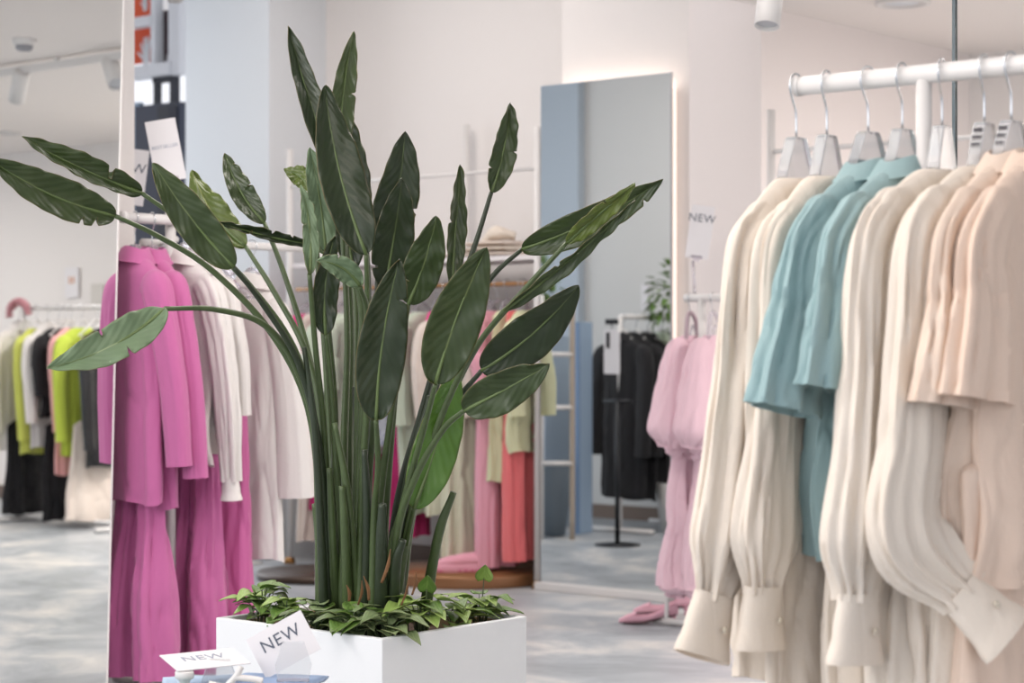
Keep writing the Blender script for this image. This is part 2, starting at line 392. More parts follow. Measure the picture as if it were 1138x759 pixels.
MB().box((0, 0, .02), (.02, .02, 2.55-t.location.z), UVZ).build('hanger_rod', WHITE_METAL, t, smooth=False)
for lab, x, aim, lit in (('lit white spotlight reflected in the left mirror near the frame edge', 22, (.55, -.2, -.8), True), ('unlit white spotlight reflected beside the mirror edge', 125, (-.6, .2, -.7), False)):
    p = m1(x, 86, 6.16); p.z = tp.z-.01; spot(lab, p, aim, .042, .17, .07, None, lit)
p = m1(27, 41, 5.7); t = thing('smoke_detector', 'round white smoke detector on the ceiling reflected in the left mirror', 'smoke detector', (p.x, p.y, 2.55))
MB().lathe([(0.055, 0), (.055, -.02), (.046, -.028), (.04, -.03)], (0, 0, 0), 32).build('base', WHITE_METAL, t)
MB().lathe([(.04, -.03), (.04, -.045), (.03, -.055), (0, -.057)], (0, 0, 0), 32).build('cap', plain('slot grey', (150, 150, 155), .5), t)
p = m1(36, 148, 8.3); downlight('recessed downlight reflected low on the ceiling in the left mirror', p.dot(U), 8.1, .09)
for lab, x0, x1, y0, y1 in (('small white notice with orange marks reflected in the left mirror', 72, 87, 297, 331), ('faint blank notice reflected beside the first notice', 101, 114, 315, 337)):
    p0 = m1(x0, y1, 8.98); p1 = m1(x1, y0, 8.98); t = thing('wall_notice', lab, 'notice', W((p0.dot(U)+p1.dot(U))/2, 8.985, p0.z)); o = t.location
    wbox(MB(), p0.dot(U), p1.dot(U), 8.98, 8.985, p0.z, p1.z).build('sheet', CARD if x0 < 80 else plain('beige paper', (205, 200, 194), .6), t, o, smooth=False)
    if x0 < 80:
        mb = MB()
        for k in range(2): wbox(mb, o.dot(U)-.025+.04*k, o.dot(U)-.012+.04*k, 8.976, 8.98, p0.z+.1, p0.z+.15)
        mb.build('printed_marks', plain('orange ink', (206, 140, 96), .6), t, o, smooth=False)
# ------------------------------------------------------------------ planter and plants
PC = Vector((-.323, 4.66, 0)); PW, PD, PH = .53, .48, .5     # centre, size along U, along V, height
pl = thing('planter_box', 'square white planter box standing on the concrete floor', 'planter', PC)
def lb(mb, u0, u1, v0, v1, z0, z1):
    mb.box(U*((u0+u1)/2)+V*((v0+v1)/2)+Z*((z0+z1)/2), (u1-u0, v1-v0, z1-z0), UVZ)
pm = plain('white planter lacquer', (226, 228, 230), .45, 0, .05, 40, 0, None, .01)
mb = MB(); hu, hv, th = PW/2, PD/2, .016
def frame_shell(mb, hu, hv, th, z0, z1, zi):
    ring = lambda a, b, z: [U*(i*a)+V*(j*b)+Z*z for i, j in ((-1, -1), (1, -1), (1, 1), (-1, 1))]
    R = [ring(hu, hv, z0), ring(hu, hv, z1), ring(hu-th, hv-th, z1), ring(hu-th, hv-th, zi)]
    vs = sum(R, []); fs = []
    for k in range(3):
        for j in range(4): fs.append((k*4+j, k*4+(j+1) % 4, (k+1)*4+(j+1) % 4, (k+1)*4+j))
    fs += [(0, 1, 2, 3), (12, 13, 14, 15)]
    mb.add(vs, fs)
frame_shell(mb, hu, hv, th, .012, PH, .3); mb.build('box_body', pm, pl, smooth=False, bevel=.003)
mb = MB(); frame_shell(mb, hu-th-.001, hv-th-.001, .006, .36, PH-.012, .37); mb.build('inner_shade_panel', plain('tan inner shade', (168, 140, 108), .7, 0, .1, 30, 0, None, .1), pl, smooth=False)  # added tan sheets: shade on the white inner walls, put into their colour
mb = MB(); n = 26; vs = []; fs = []
for i in range(n):
    for j in range(n):
        a, b = (i/(n-1)*2-1)*(hu-th-.008), (j/(n-1)*2-1)*(hv-th-.008)
        vs.append(U*a+V*b+Z*(PH-.045+.02*noise.noise(Vector((a*14, b*14, 3)))))
for i in range(n-1):
    for j in range(n-1): fs.append((i*n+j, i*n+j+1, (i+1)*n+j+1, (i+1)*n+j))
mb.add(vs, fs); mb.build('soil', plain('bark mulch', (66, 48, 36), .95, 0, .8, 60, 0, None, .5), pl)

BASE = PC+Z*(PH-.05)
plant = thing('bird_of_paradise_plant', 'tall green bird of paradise plant with paddle leaves rooted in the white planter', 'plant', BASE)
LG = leaf_mat('strelitzia leaf green', (38, 53, 27), (64, 80, 39), (112, 126, 74))
LD = leaf_mat('strelitzia leaf deep green', (28, 41, 23), (47, 61, 33), (92, 108, 62))
LP = leaf_mat('strelitzia leaf pale underside', (88, 112, 84), (122, 142, 108), (158, 172, 130), .5)
LY = leaf_mat('strelitzia leaf yellow green', (70, 88, 34), (104, 118, 48), (160, 164, 92))
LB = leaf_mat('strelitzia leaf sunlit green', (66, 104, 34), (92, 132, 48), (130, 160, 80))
STEM = plain('strelitzia stalk green', (68, 84, 48), .42, 0, .15, 30, 0, None, .28)
STEM2 = plain('strelitzia stalk dark green', (36, 48, 28), .45, 0, .15, 30, 0, None, .25)
rp = random.Random(7)
def prof(t, base=.5, tip=.72):
    return (t**base)*((1-t)**tip)/(((base/(base+tip))**base)*((tip/(base+tip))**tip))
def leaf(pb, pt, hw, bend, roll, vfold, mat, stalk, d0, d1, root, sr=1.0, tear=0, seed=0, curl=0.0, wave=1.0, smat=None):
    """pb, pt: leaf base and tip as seen; hw half width; stalk: waypoints from base to root"""
    A = at(pb[0], pb[1], d0); B = at(pt[0], pt[1], d1)
    scr = Vector((B.x-A.x, 0, B.z-A.z)); L = (B-A).length
    perp = Vector((-scr.z, 0, scr.x)).normalized()
    ctrl = (A+B)/2+perp*(bend*L)+Vector((0, -curl*L, 0))
    r = random.Random(seed*13+5)
    rows, cols = 96, 17
    pxm = F/d0; w = 1.03*hw/pxm/max(.25, math.cos(roll))
    mb = MB(); tears = [(r.uniform(.15, .9), r.choice((-1, 1)), r.uniform(.35, .9)) for _ in range(tear)]
    for i in range(rows):
        t = i/(rows-1); P = A*(1-t)**2+ctrl*(2*t*(1-t))+B*t*t
        T = ((ctrl-A)*(1-t)+(B-ctrl)*t).normalized()
        D = Vector((0, 1, 0)); D = (D-T*D.dot(T)).normalized(); S = D.cross(T).normalized()
        tw = roll+.25*(t-.5)*r.choice((1,))
        side = S*math.cos(tw)+D*math.sin(tw); nor = D*math.cos(tw)-S*math.sin(tw)
        ww = w*prof(min(max(t, .0), 1))
        for j in range(cols):
            s = j/(cols-1)*2-1; e = abs(s)
            off = side*(s*ww*math.cos(vfold))-nor*(e*ww*math.sin(vfold))
            off += nor*(wave*.0028*math.sin(t*38+seed+s*2.0)*e**4+wave*.003*math.sin(t*15+seed*2+s)*e*e+wave*.006*noise.noise(Vector((t*5, s*1.3, seed*3.1))))
            for (tt, sg, dp) in tears:
                if s*sg > 0 and abs(t-tt) < .022 and e > 1-dp*.7:
                    k_ = (1-abs(t-tt)/.022)**2; off -= side*(s*ww*.5*(e-(1-dp*.7))*k_/(dp*.7+.01)*1.2)-nor*(.006*k_*e*(1 if t > tt else -1))
            mb.uv[len(mb.v)] = (j/(cols-1), t*L*1.0)
            mb.v.append(P+off)
    for i in range(rows-1):
        for j in range(cols-1): a = i*cols+j; mb.f.append((a, a+1, a+cols+1, a+cols))
    # stalk: from the root up to the base, running on as the midrib
    pts = []
    m = len(stalk)
    R = at(root[0], root[1], root[2])
    R.z = BASE.z-.01
    pts.append(R)
    for k, (x, y) in enumerate(reversed(stalk)):
        f = (k+1)/(m+1); dd = root[2]+(d0-root[2])*f**1.3
        pts.append(at(x, y, dd))
    pts.append(A); mid = MB()
    st = MB(); st.tube(pts, [.0125*sr, .0095*sr, .0075*sr, .0065*sr, .0052*sr], 12, 44)
    so = st.build('stalk', smat or (STEM if rp.random() < .6 else STEM2), plant, BASE)
    lf = mb.build('leaf_blade', mat, so, BASE, solid=.0012)
    n2 = 14; rb = []
    for i in range(n2):
        t = i/(n2-1)*.93; P = A*(1-t)**2+ctrl*(2*t*(1-t))+B*t*t; rb.append(P)
    mid.tube(rb, [.0045*sr, .0024, .0008], 8); mid.build('midrib', plain('leaf rib green', (90, 108, 62), .45), so, BASE)
    return so
D = 4.65
LEAVES = [
 # base, tip, half width, bend, roll, fold, material, stalk way points (top to bottom), d0, d1, root
 ((158,215),(24,152),15,.05,.5,.55,LG,[(215,256),(278,318),(330,395),(352,500)],4.5,4.35,(358,668,4.62),dict(seed=1,tear=3)),
 ((128,240),(-12,176),22,.10,.3,.35,LG,[(175,262),(235,300),(300,368),(342,450),(356,560)],4.4,4.2,(362,668,4.6),dict(seed=2,tear=2)),
 ((260,297),(170,181),22,.06,.2,.35,LG,[(292,338),(330,400),(352,480),(362,580)],4.35,4.3,(366,668,4.6),dict(seed=3)),
 ((273,274),(213,189),16,.16,.5,.3,LY,[(305,325),(340,392),(358,480)],4.8,4.85,(370,668,4.7),dict(seed=4,tear=1)),
 ((294,248),(250,170),14,.12,.3,.4,LG,[(316,305),(342,390),(360,490)],4.9,4.95,(374,668,4.75),dict(seed=5,tear=2)),
 ((183,343),(52,409),22,.14,.2,.3,LP,[(240,344),(295,362),(332,415),(352,500)],4.3,4.15,(357,668,4.6),dict(seed=6,tear=2)),
 ((345,272),(243,247),8,.04,.3,.7,LD,[(388,300),(402,350),(398,450)],4.6,4.5,(396,668,4.6),dict(seed=7,tear=3)),
 ((376,200),(320,29),15,.03,.3,.5,LD,[(382,280),(386,380),(382,520)],4.75,4.8,(384,668,4.7),dict(seed=8,tear=2)),
 ((377,185),(393,35),14,.05,.3,.4,LG,[(382,260),(390,360),(388,520)],4.85,4.95,(392,668,4.75),dict(seed=9,tear=1)),
 ((407,283),(361,95),25,.07,.35,.25,LD,[(408,340),(404,430),(398,560)],4.5,4.55,(398,668,4.6),dict(seed=10)),
 ((362,280),(344,164),15,-.04,.3,.3,LP,[(364,350),(372,450),(372,560)],4.6,4.62,(374,668,4.62),dict(seed=11,tear=1)),
 ((344,305),(334,206),9,-.1,.4,.3,LP,[(350,380),(360,480),(364,580)],4.45,4.5,(368,668,4.6),dict(seed=12,tear=2)),
 ((345,212),(316,188),11,-.2,.2,.2,LY,[(352,280),(362,400),(370,540)],4.75,4.8,(378,668,4.7),dict(seed=13,tear=2)),
 ((420,285),(450,146),24,-.08,.3,.3,LD,[(418,350),(412,450),(404,560)],4.85,4.85,(404,668,4.7),dict(seed=14,tear=1)),
 ((428,320),(446,198),22,-.02,.25,.22,LD,[(420,400),(414,480),(408,580)],4.65,4.6,(408,668,4.65),dict(seed=15,tear=1)),
 ((454,338),(485,240),21,-.05,.2,.2,LG,[(444,400),(432,480),(420,580)],4.4,4.35,(414,668,4.6),dict(seed=16,tear=1)),
 ((502,318),(511,183),11,.0,.5,.4,LG,[(496,370),(474,460),(444,560)],4.8,4.85,(428,668,4.72),dict(seed=17,tear=1)),
 ((546,214),(567,114),14,-.07,.35,.35,LG,[(528,272),(500,350),(468,460),(440,570)],4.75,4.8,(430,668,4.7),dict(seed=18,tear=2)),
 ((484,427),(541,275),29,.05,.15,.2,LG,[(470,480),(448,560),(434,620)],4.25,4.2,(430,668,4.55),dict(seed=19)),
 ((418,467),(444,288),27,.06,.15,.25,LD,[(420,520),(416,580)],4.3,4.25,(414,668,4.52),dict(seed=20,tear=1)),
 ((580,277),(737,199),19,-.07,.25,.35,LG,[(545,310),(505,375),(474,465),(450,570)],4.7,4.6,(436,668,4.65),dict(seed=21,tear=2)),
 ((630,270),(706,205),11,.02,.4,.4,LY,[(580,325),(530,385),(490,470),(458,570)],4.55,4.45,(440,668,4.6),dict(seed=22,tear=1)),
 ((535,412),(643,317),26,-.09,.2,.25,LD,[(505,450),(474,520),(450,600)],4.5,4.4,(444,668,4.6),dict(seed=23)),
 ((516,456),(610,405),23,-.02,.15,.25,LG,[(492,478),(462,530),(440,600)],4.2,4.1,(436,668,4.5),dict(seed=24)),
 ((460,565),(506,408),25,-.05,.2,.2,LB,[(452,600),(446,630)],4.45,4.5,(442,668,4.6),dict(seed=25)),
 ((362,372),(372,262),14,.1,.4,.3,LD,[(368,430),(374,520),(380,600)],4.5,4.5,(382,668,4.58),dict(seed=26)),
 ((400,318),(352,290),13,-.25,.1,.15,LP,[(408,350),(408,440),(402,560)],4.35,4.3,(400,668,4.55),dict(seed=27,tear=1)),
 ((405,245),(372,100),14,.0,.6,.5,LD,[(410,320),(408,420),(396,560)],4.95,5.0,(398,668,4.78),dict(seed=28)),
 ((392,300),(380,170),18,.03,.4,.4,LD,[(396,360),(394,460),(388,580)],4.9,4.95,(388,668,4.78),dict(seed=29)),
 ((560,345),(706,222),9,-.04,.6,.6,LG,[(520,400),(484,480),(455,580)],4.35,4.25,(432,668,4.55),dict(seed=30,tear=1)),
]
for a in LEAVES:
    leaf(*a[:11], **a[11])
# cut and bare stalks between the leaves
rs = random.Random(3)
BARE = [((338,386),(352,500),(362,668),4.5,.9),((504,547),(486,600),(466,664),4.55,1.25),((448,600),(440,630),(436,668),4.45,1.3),((380,540),(384,600),(388,668),4.5,1.2),
        ((405,500),(408,580),(406,668),4.48,1.2),((366,520),(370,600),(376,668),4.55,1.1),((425,560),(424,610),(424,668),4.44,1.5),((372,470),(388,560),(402,668),4.5,1.0),
        ((478,440),(452,540),(428,668),4.5,1.1),((440,430),(430,540),(420,668),4.6,1.1),((395,430),(398,540),(396,668),4.65,1.2),((350,560),(356,610),(360,668),4.6,1.3),((455,560),(448,610),(446,668),4.6,1.4)]
for i, (a, b, c, d, r) in enumerate(BARE):
    R = at(c[0], c[1], d+.08); R.z = BASE.z-.01
    st = MB().tube([at(a[0], a[1], d-.02), at(b[0], b[1], d), R], [.006*r, .009*r, .0125*r], 12, 24).build('cut_stalk', STEM if i % 2 else STEM2, plant, BASE)
# dry sheath tips at the crown
sh = plain('dry brown sheath', (120, 84, 52), .8, 0, .3, 40, 0, None, .3)
for x, y, l, dx in ((424, 610, 42, 10), (410, 640, 30, -6), (398, 645, 30, 4), (446, 640, 36, 8), (458, 634, 30, 4), (388, 650, 20, -3)):
    A = at(x, y+l*.9, 4.4); B = at(x+dx, y, 4.38)
    MB().tube([A, (A+B)/2+Vector((.004, 0, 0)), B], [.003, .004, .0008], 8, 12, rb=[.0015, .0015, .0004]).build('dry_sheath', sh, plant, BASE)

# ground cover: pothos plants around the rim
PO = [leaf_mat('pothos green', (74, 108, 46), (122, 154, 74), (150, 170, 96)), leaf_mat('pothos lime', (128, 160, 76), (176, 200, 116), (170, 190, 120)), leaf_mat('pothos variegated', (66, 100, 56), (176, 190, 140), (150, 170, 110))]
def heart(mb, c, dr, up, size, seed):
    r = random.Random(seed); dr = dr.normalized(); sd = dr.cross(up).normalized(); nn = sd.cross(dr)
    rows, cols = 12, 7
    o = len(mb.v)
    for i in range(rows):
        t = i/(rows-1)
        wdt = .52*size*(math.sin(PI*min(1, t*.95+.05)**.62))**.8*(1-t*.35) if t < 1 else 0
        droop = -.35*size*t*t
        for j in range(cols):
            s = j/(cols-1)*2-1
            back = -.12*size*abs(s) * (1-t)*1.2
            p = c+dr*(t*size+back)+sd*(s*wdt)+nn*(abs(s)*wdt*.35+droop+.02*size*math.sin(t*9+s*3+seed))
            mb.uv[len(mb.v)] = (j/(cols-1), t*.1); mb.v.append(p)
    for i in range(rows-1):
        for j in range(cols-1): a = o+i*cols+j; mb.f.append((a, a+1, a+cols+1, a+cols))
CL = [((288,684),'bushy pothos plant at the left corner of the white planter',16,(-.06,.02)), ((318,690),'pothos plant behind the tilted NEW card in the planter',14,0), ((352,696),'pothos plant with marbled leaves left of the planter front corner',14,2),
      ((392,702),'pothos plant with marbled leaves at the foot of the stalks',15,2), ((428,704),'pothos plant hanging over the front corner of the planter',14,2), ((468,698),'lime leaved pothos plant standing tall right of the stalks',15,1),
      ((506,690),'pothos plant with drooping leaf over the right planter rim',14,0), ((545,682),'upright small pothos plant at the right corner of the planter',12,0)]
for k, ((x, y), lab, n, kind) in enumerate(CL):
    r = random.Random(100+k); kind = kind if isinstance(kind, int) else 0
    z = PH-.03; d = (HC-(PH+.01))*F/(y-6-HOR); d = max(4.38, min(4.75, d)); c = at(x, y, d); c.z = z
    # keep the root inside the box
    q = c-PC; qu, qv = max(-hu+.05, min(hu-.05, q.dot(U))), max(-hv+.05, min(hv-.05, q.dot(V))); c = PC+U*qu+V*qv+Z*z
    t = thing('pothos_plant', lab, 'plant', c, 0, 'pothos plants along the planter rim')
    st = MB(); fol = [MB(), MB()]
    for i in range(n+6):
        a = r.uniform(0, 2*PI); rad = r.uniform(.0, .045); h = r.uniform(.02, .075)*(1.25 if k in (0, 5) else 1)
        tip = Vector((math.cos(a)*rad*1.2, math.sin(a)*rad, h))
        st.tube([(math.cos(a)*.012, math.sin(a)*.012, -.02), (tip.x*.5, tip.y*.5, h*.75), tuple(tip)], .0011, 5, 7)
        heart(fol[0 if r.random() < .7 else 1], tip, Vector((math.cos(a), math.sin(a)-.25, r.uniform(-.1, .55))), Z, r.uniform(.036, .066), r.random()*9)
    if k in (5, 7):
        st.tube([(0, 0, 0), (.01, 0, .08), (.012, 0, .115)], .0013, 6, 8); heart(fol[1], Vector((.012, 0, .11)), Vector((.1, -.3, 1)), Vector((0, 1, 0)), .045, 2)
    st.build('stems', STEM, t)
    fol[0].build('foliage', PO[kind], t, solid=.0006); fol[1].build('foliage', PO[1 if kind == 0 else 0], t, solid=.0006)
# ------------------------------------------------------------------ garments (local frame: X along the shoulders, Z up, origin on the rail)
def folder(seed, n0=5, amp=1.0, lean=1.0, tf=1.0):
    r = random.Random(seed); T = [(n0+k*2+r.choice((0, 1)), r.uniform(0, 6.28), r.uniform(-lean, lean), 1/(1+.55*k)) for k in range(4)]
    s = r.random()*50
    def f(th, t):
        v = 0
        for n, p, b, a in T: v += a*math.sin(n*th+p+b*t*2.2)
        q = noise.noise(Vector((math.cos(th)*1.5, math.sin(th)*1.5+s, t*2.6*tf))); q2 = noise.noise(Vector((math.cos(th)*3+s, math.sin(th)*3, t*5*tf)))
        return amp*(v/2.1+.45*noise.noise(Vector((math.cos(th)*1.8, math.sin(th)*1.8+s, t*3.2*tf)))-.75*max(0, 1-abs(q)*7)-.35*max(0, 1-abs(q2)*6))
    return f
def body(name, mat, parent, L, sh=.2, hem=.2, t=.045, ht=.06, neck=.07, z0=-.125, drop=.055, amp=.012, nf=6, seed=0, waist=None, hemwave=.006, cx=0.0, solid=.002, top_open=True, slant=0.0):
    mb = MB(); n = 110; f = folder(seed, nf, amp); rows = []
    for i in range(9):
        q = i/8; rows.append((neck+(sh-neck)*q, .028+(t-.028)*q**.8, z0-drop*q**1.35, 0.0))
    R = 64
    for i in range(1, R):
        s = i/(R-1); w = sh+(hem-sh)*s
        if waist: w = interp([sh, waist, waist*.5+hem*.5, hem], s)
        w += .006*math.sin(s*7+seed)
        rows.append((w, t+(ht-t)*s, z0-drop-(L-drop)*s, s))
    for w, tt, z, s in rows:
        amp_s = min(1, s*2.2)**.8*(.55+.6*s)
        for j in range(n):
            th = 2*PI*j/n; c, q = math.cos(th), math.sin(th); d = f(th, s)*amp_s
            x = math.copysign(abs(c)**.92, c)*(w+d*.35); y = math.copysign(abs(q)**1.15, q)*tt+d*math.copysign(min(1, abs(q)*1.6), q)
            mb.v.append(Vector((x+cx+slant*s, y+.012*noise.noise(Vector((s*3, seed, 2)))*s*2, z+(hemwave*math.sin(th*3+seed) if s > .98 else 0))))
    m = len(rows)
    for i in range(m-1):
        for j in range(n): k = (j+1) % n; mb.f.append((i*n+j, i*n+k, (i+1)*n+k, (i+1)*n+j))
    return mb.build(name, mat, parent, solid=solid)
def sleeve(mat, parent, path, rx, ry, seed, amp=.008, nf=5, cuff=None, gather=0, rows=60, solid=.002, label=None, ref=(0, 1, 0), name='sleeve'):
    f = folder(seed, nf, 1.0, .7, .45); r = random.Random(seed)
    def fo(th, t):
        d = amp*f(th, t)*min(1, t*2.6)**1.5
        d += amp*.12*math.sin(t*34+3*math.sin(th+seed)+2*math.cos(2*th))*math.exp(-((t-.5)/.2)**2)
        if gather: d += gather*math.sin(13*th+seed)*max(0, (t-.62)/.38)**1.5
        return d
    mb = MB().tube(path, rx, 64, rows, cap=False, fold=fo, rb=ry, ref=ref)
    # close the shoulder
    mb.f.append(tuple(range(64)))
    s = mb.build(name, mat, parent, solid=solid)
    if cuff:
        P = catmull(path, 20); T = (P[-1]-P[-2]).normalized(); c = MB(); rr = cuff
        def rx_(th, t): return .0015*math.sin(3*th+seed)
        c.tube([P[-1]-T*.012, P[-1]+T*rr[1]*.5, P[-1]+T*rr[1]], [rr[0]*.82, rr[0]*1.0, rr[0]*1.22], 32, 12, False, rx_, [rr[2]*.75, rr[2]*.8, rr[2]*.95], ref)
        co = c.build('cuff', mat, s, solid=.0025)
        B = MB(); ax = Vector(ref); ax = (ax-T*ax.dot(T)).normalized(); N = ax.cross(T)
        p = P[-1]+T*rr[1]*.45-ax*(rr[2]*1.04)-N*.012*0
        B.lathe([(0, .0035), (.004, .0035), (.0055, .002), (.0055, 0), (0, 0)], p, 14, (N, T, -ax)); B.build('button', plain('shell button', (206, 196, 178), .3), s)
    return s
def collar(mat, parent, neck=.06, z0=-.125, h=.03, ty=.03, fold=True):
    mb = MB(); n = 40; prof_ = [(1.0, -.004), (.85, h*.6), (.86, h*.95), (1.0, h*.8), (1.35, -h*.25), (1.5, -h*.5)] if fold else [(1.0, -.004), (.95, h*.6), (.93, h)]
    for k, z in prof_:
        for j in range(n):
            th = 2*PI*j/n; mb.v.append(Vector((math.cos(th)*neck*k, math.sin(th)*ty*k*1.15, z0+z-.006*math.cos(2*th))))
    for i in range(len(prof_)-1):
        for j in range(n): k = (j+1) % n; mb.f.append((i*n+j, i*n+k, (i+1)*n+k, (i+1)*n+j))
    return mb.build('collar', mat, parent, solid=.003)
def placket(mat, parent, L, z0=-.13, y=-.05, n=6, side=-1):
    return None
def legs(mat, parent, L, w=.19, hem=.25, z0=-.1, t=.03, ht=.05, seed=0, amp=.01, gap=.0, solid=.002, label=None):
    out = []
    wb_ = MB().tube([(-w*.98, 0, z0), (0, 0, z0), (w*.98, 0, z0)], .001, 8, 4)
    mbw = MB(); n = 48
    for z in (z0+.002, z0-.02, z0-.04):
        for j in range(n):
            th = 2*PI*j/n; mbw.v.append(Vector((math.cos(th)*w*1.0, math.sin(th)*(t+.004), z)))
    for i in range(2):
        for j in range(n): k = (j+1) % n; mbw.f.append((i*n+j, i*n+k, (i+1)*n+k, (i+1)*n+j))
    mbw.build('waistband', mat, parent, solid=.003)
    for sg in (-1, 1):
        f = folder(seed+sg, 4, amp, .6)
        def fo(th, s): return f(th, s)*min(1, s*3)+.006*math.exp(-((th-PI*1.5)/.18)**2)
        mb = MB().tube([(sg*w*.5, 0, z0-.035), (sg*(w*.5+.004), 0, z0-L*.3), (sg*(hem*.5+.0), .004*sg, z0-L*.7), (sg*(hem*.5+gap), .01*sg, z0-L)], [w*.5, w*.52, hem*.5, hem*.52], 48, 44, False, fo, [t, t*1.1, ht, ht], (0, 1, 0))
        mb.f.append(tuple(range(48)))
        out.append(mb.build('trouser_leg', mat, parent, solid=solid))
    return out
def hanger(label, loc, rotz, kind='clear', group='clothes hangers', detail=True, w=.19, swing=0):
    t = thing('clothes_hanger', label, 'hanger', loc, rotz, group)
    R = .021; pts = []
    for i in range(9): a = math.radians(-35+215*i/8); pts.append((0, 0, 0) if False else (math.cos(a)*R, 0, math.sin(a)*R))
    pts += [(-R*.86, 0, -.012), (-.008, 0, -.030), (-.001, 0, -.045), (0, 0, -.088)]
    # the hook goes over the rail, in the plane across it
    MB().tube(pts, .0019 if detail else .0022, 8, 34 if detail else 16).build('hook', CHROME, t)
    m = {'clear': CLEAR, 'plastic': CLEARP, 'white': WHITE_METAL}[kind]
    if kind == 'clear':
        poly = [(-.017, -.084), (.017, -.084), (.022, -.09), (.046, -.142), (.055, -.17), (w, -.228), (w+.004, -.238), (w-.004, -.246), (.04, -.205), (0, -.19), (-.04, -.205), (-w+.004, -.246), (-w-.004, -.238), (-w, -.228), (-.055, -.17), (-.046, -.142), (-.022, -.09)]
        MB().prism(poly, -.010, .010).build('hanger_body', m, t, smooth=False, bevel=.002)
    else:
        MB().tube([(-w, 0, -.175), (-w*.6, 0, -.138), (-.03, 0, -.092), (0, 0, -.078), (.03, 0, -.092), (w*.6, 0, -.138), (w, 0, -.175)], [.004, .006, .008, .006, .004], 10, 40).build('hanger_body', m, t)
        MB().tube([(-w, 0, -.175), (-w*.5, 0, -.185), (0, 0, -.178), (w*.5, 0, -.185), (w, 0, -.175)], .0035, 8, 20).build('cross_bar', m, t)
    return t
def hang_pos(i_u, v, z): return W(i_u, v, z)

# --- fabrics
CREAM = fabric('cream linen', (241, 231, 218), .85, .2); CREAM2 = fabric('ivory linen', (243, 234, 222), .85, .2); ECRU = fabric('ecru linen', (238, 228, 215), .85, .2)
PEACH = fabric('pale peach linen', (241, 222, 205), .85, .2); PEACH2 = fabric('peach linen', (243, 221, 203), .85, .2)
TEAL = fabric('teal linen', (158, 186, 188), .85, .15)
PINK = fabric('orchid pink suiting', (194, 103, 156), .8, .06, .2, .15, .1)
SATIN = fabric('orchid satin', (194, 98, 152), .45, .08, .1, .05, .1)
WHITE = fabric('white cotton', (238, 234, 232), .85, .2, .1, .15, .15)
BLUSH = fabric('blush poplin', (236, 204, 216), .8, .2, .1, .1, .25)
HOT = fabric('hot pink jersey', (222, 78, 140), .8, .12)
MINT = fabric('mint cotton', (222, 234, 216), .85, .25)
LIMEY = fabric('pale lemon voile', (238, 241, 204), .8, .3)
CORAL = fabric('coral crepe', (244, 126, 128), .8, .12)
ROSE = fabric('candy pink crepe', (248, 182, 200), .8, .15)
PEAR = fabric('pale pear cotton', (234, 236, 212), .85, .2)
OFFW = fabric('off white crepe', (238, 226, 216), .85, .2)
MAG = fabric('magenta satin', (190, 40, 112), .5, .1)
BLACK = fabric('black wool', (24, 23, 26), .8, 0, .1)
LEATHER = plain('black patent leather', (16, 16, 18), .22, 0, .5, 18)
LIME = fabric('lime knit', (200, 218, 84), .8, .15)
YEL = fabric('chartreuse satin', (214, 220, 104), .5, .15)
SALMON = fabric('salmon pink knit', (238, 178, 176), .85, .12)
def floral():
    m, nt, b = nodes('blue floral print'); b.inputs['Roughness'].default_value = .8
    tc = nt.nodes.new('ShaderNodeTexCoord'); v = nt.nodes.new('ShaderNodeTexVoronoi'); v.inputs['Scale'].default_value = 46
    nt.links.new(tc.outputs['Object'], v.inputs['Vector'])
    r = nt.nodes.new('ShaderNodeValToRGB'); e = r.color_ramp.elements
    e[0].position = .28; e[0].color = lin((110, 128, 176)); e[1].position = .42; e[1].color = lin((214, 218, 230))
    nt.links.new(v.outputs['Distance'], r.inputs['Fac']); nt.links.new(r.outputs['Color'], b.inputs['Base Color']); return m
FLORAL = floral()

# =================================================== foreground rack with the cream linen clothes
RV, RZ = 2.85, 1.55
uL = u_at(886, RV)
rk = thing('clothes_rack', 'thick white rail rack in the right foreground holding cream and teal linen', 'clothes rack', W(1.3, RV, 0)); o = rk.location
MB().tube([W(uL, RV, RZ), W(.75, RV, RZ)], .0155, 24).build('rail', WHITE_METAL, rk, o)
MB().lathe([(0, 0), (.0165, 0), (.0165, -.01)], W(uL+.002, RV, RZ), 24, (V, Z, U)).build('end_cap', WHITE_METAL, rk, o)
up = u_at(1027, RV+.0)
for uu, vv in ((up, RV), (.8, RV)):
    MB().tube([W(uu, vv, RZ), W(uu, vv, .03)], .0125, 20).build('post', WHITE_METAL, rk, o)
    MB().tube([W(uu, vv-.25, .02), W(uu, vv+.25, .02)], .0125, 20).build('foot', WHITE_METAL, rk, o)
def bfore(x): return W(u_at(x, RV), RV, RZ)
HX = [885, 919, 965, 1003, 1047, 1094, 1124]
HL = ['clear hanger at the left end of the thick white rail', 'clear hanger second from the left end of the thick rail', 'clear hanger holding the left teal shirt', 'clear hanger holding the right teal shirt',
      'wide clear hanger of the ivory blouse right of the teal shirts', 'clear hanger with dark size marks in front of the white wall', 'clear hanger with dark size marks at the right edge of the photo']
for i, (x, l) in enumerate(zip(HX, HL)):
    h = hanger(l, bfore(x), ROT_V+[.05, .12, -.1, .02, .2, .1, -.05][i], 'clear', 'clear hangers on the thick foreground rail', True, .085)
    if i >= 5:
        mb = MB()
        for k in range(3): mb.box((-.026-.005*k, 0, -.098-.012*k), (.001, .014, .008))
        mb.build('size_mark', plain('dark size print', (60, 56, 62), .6), h, smooth=False)
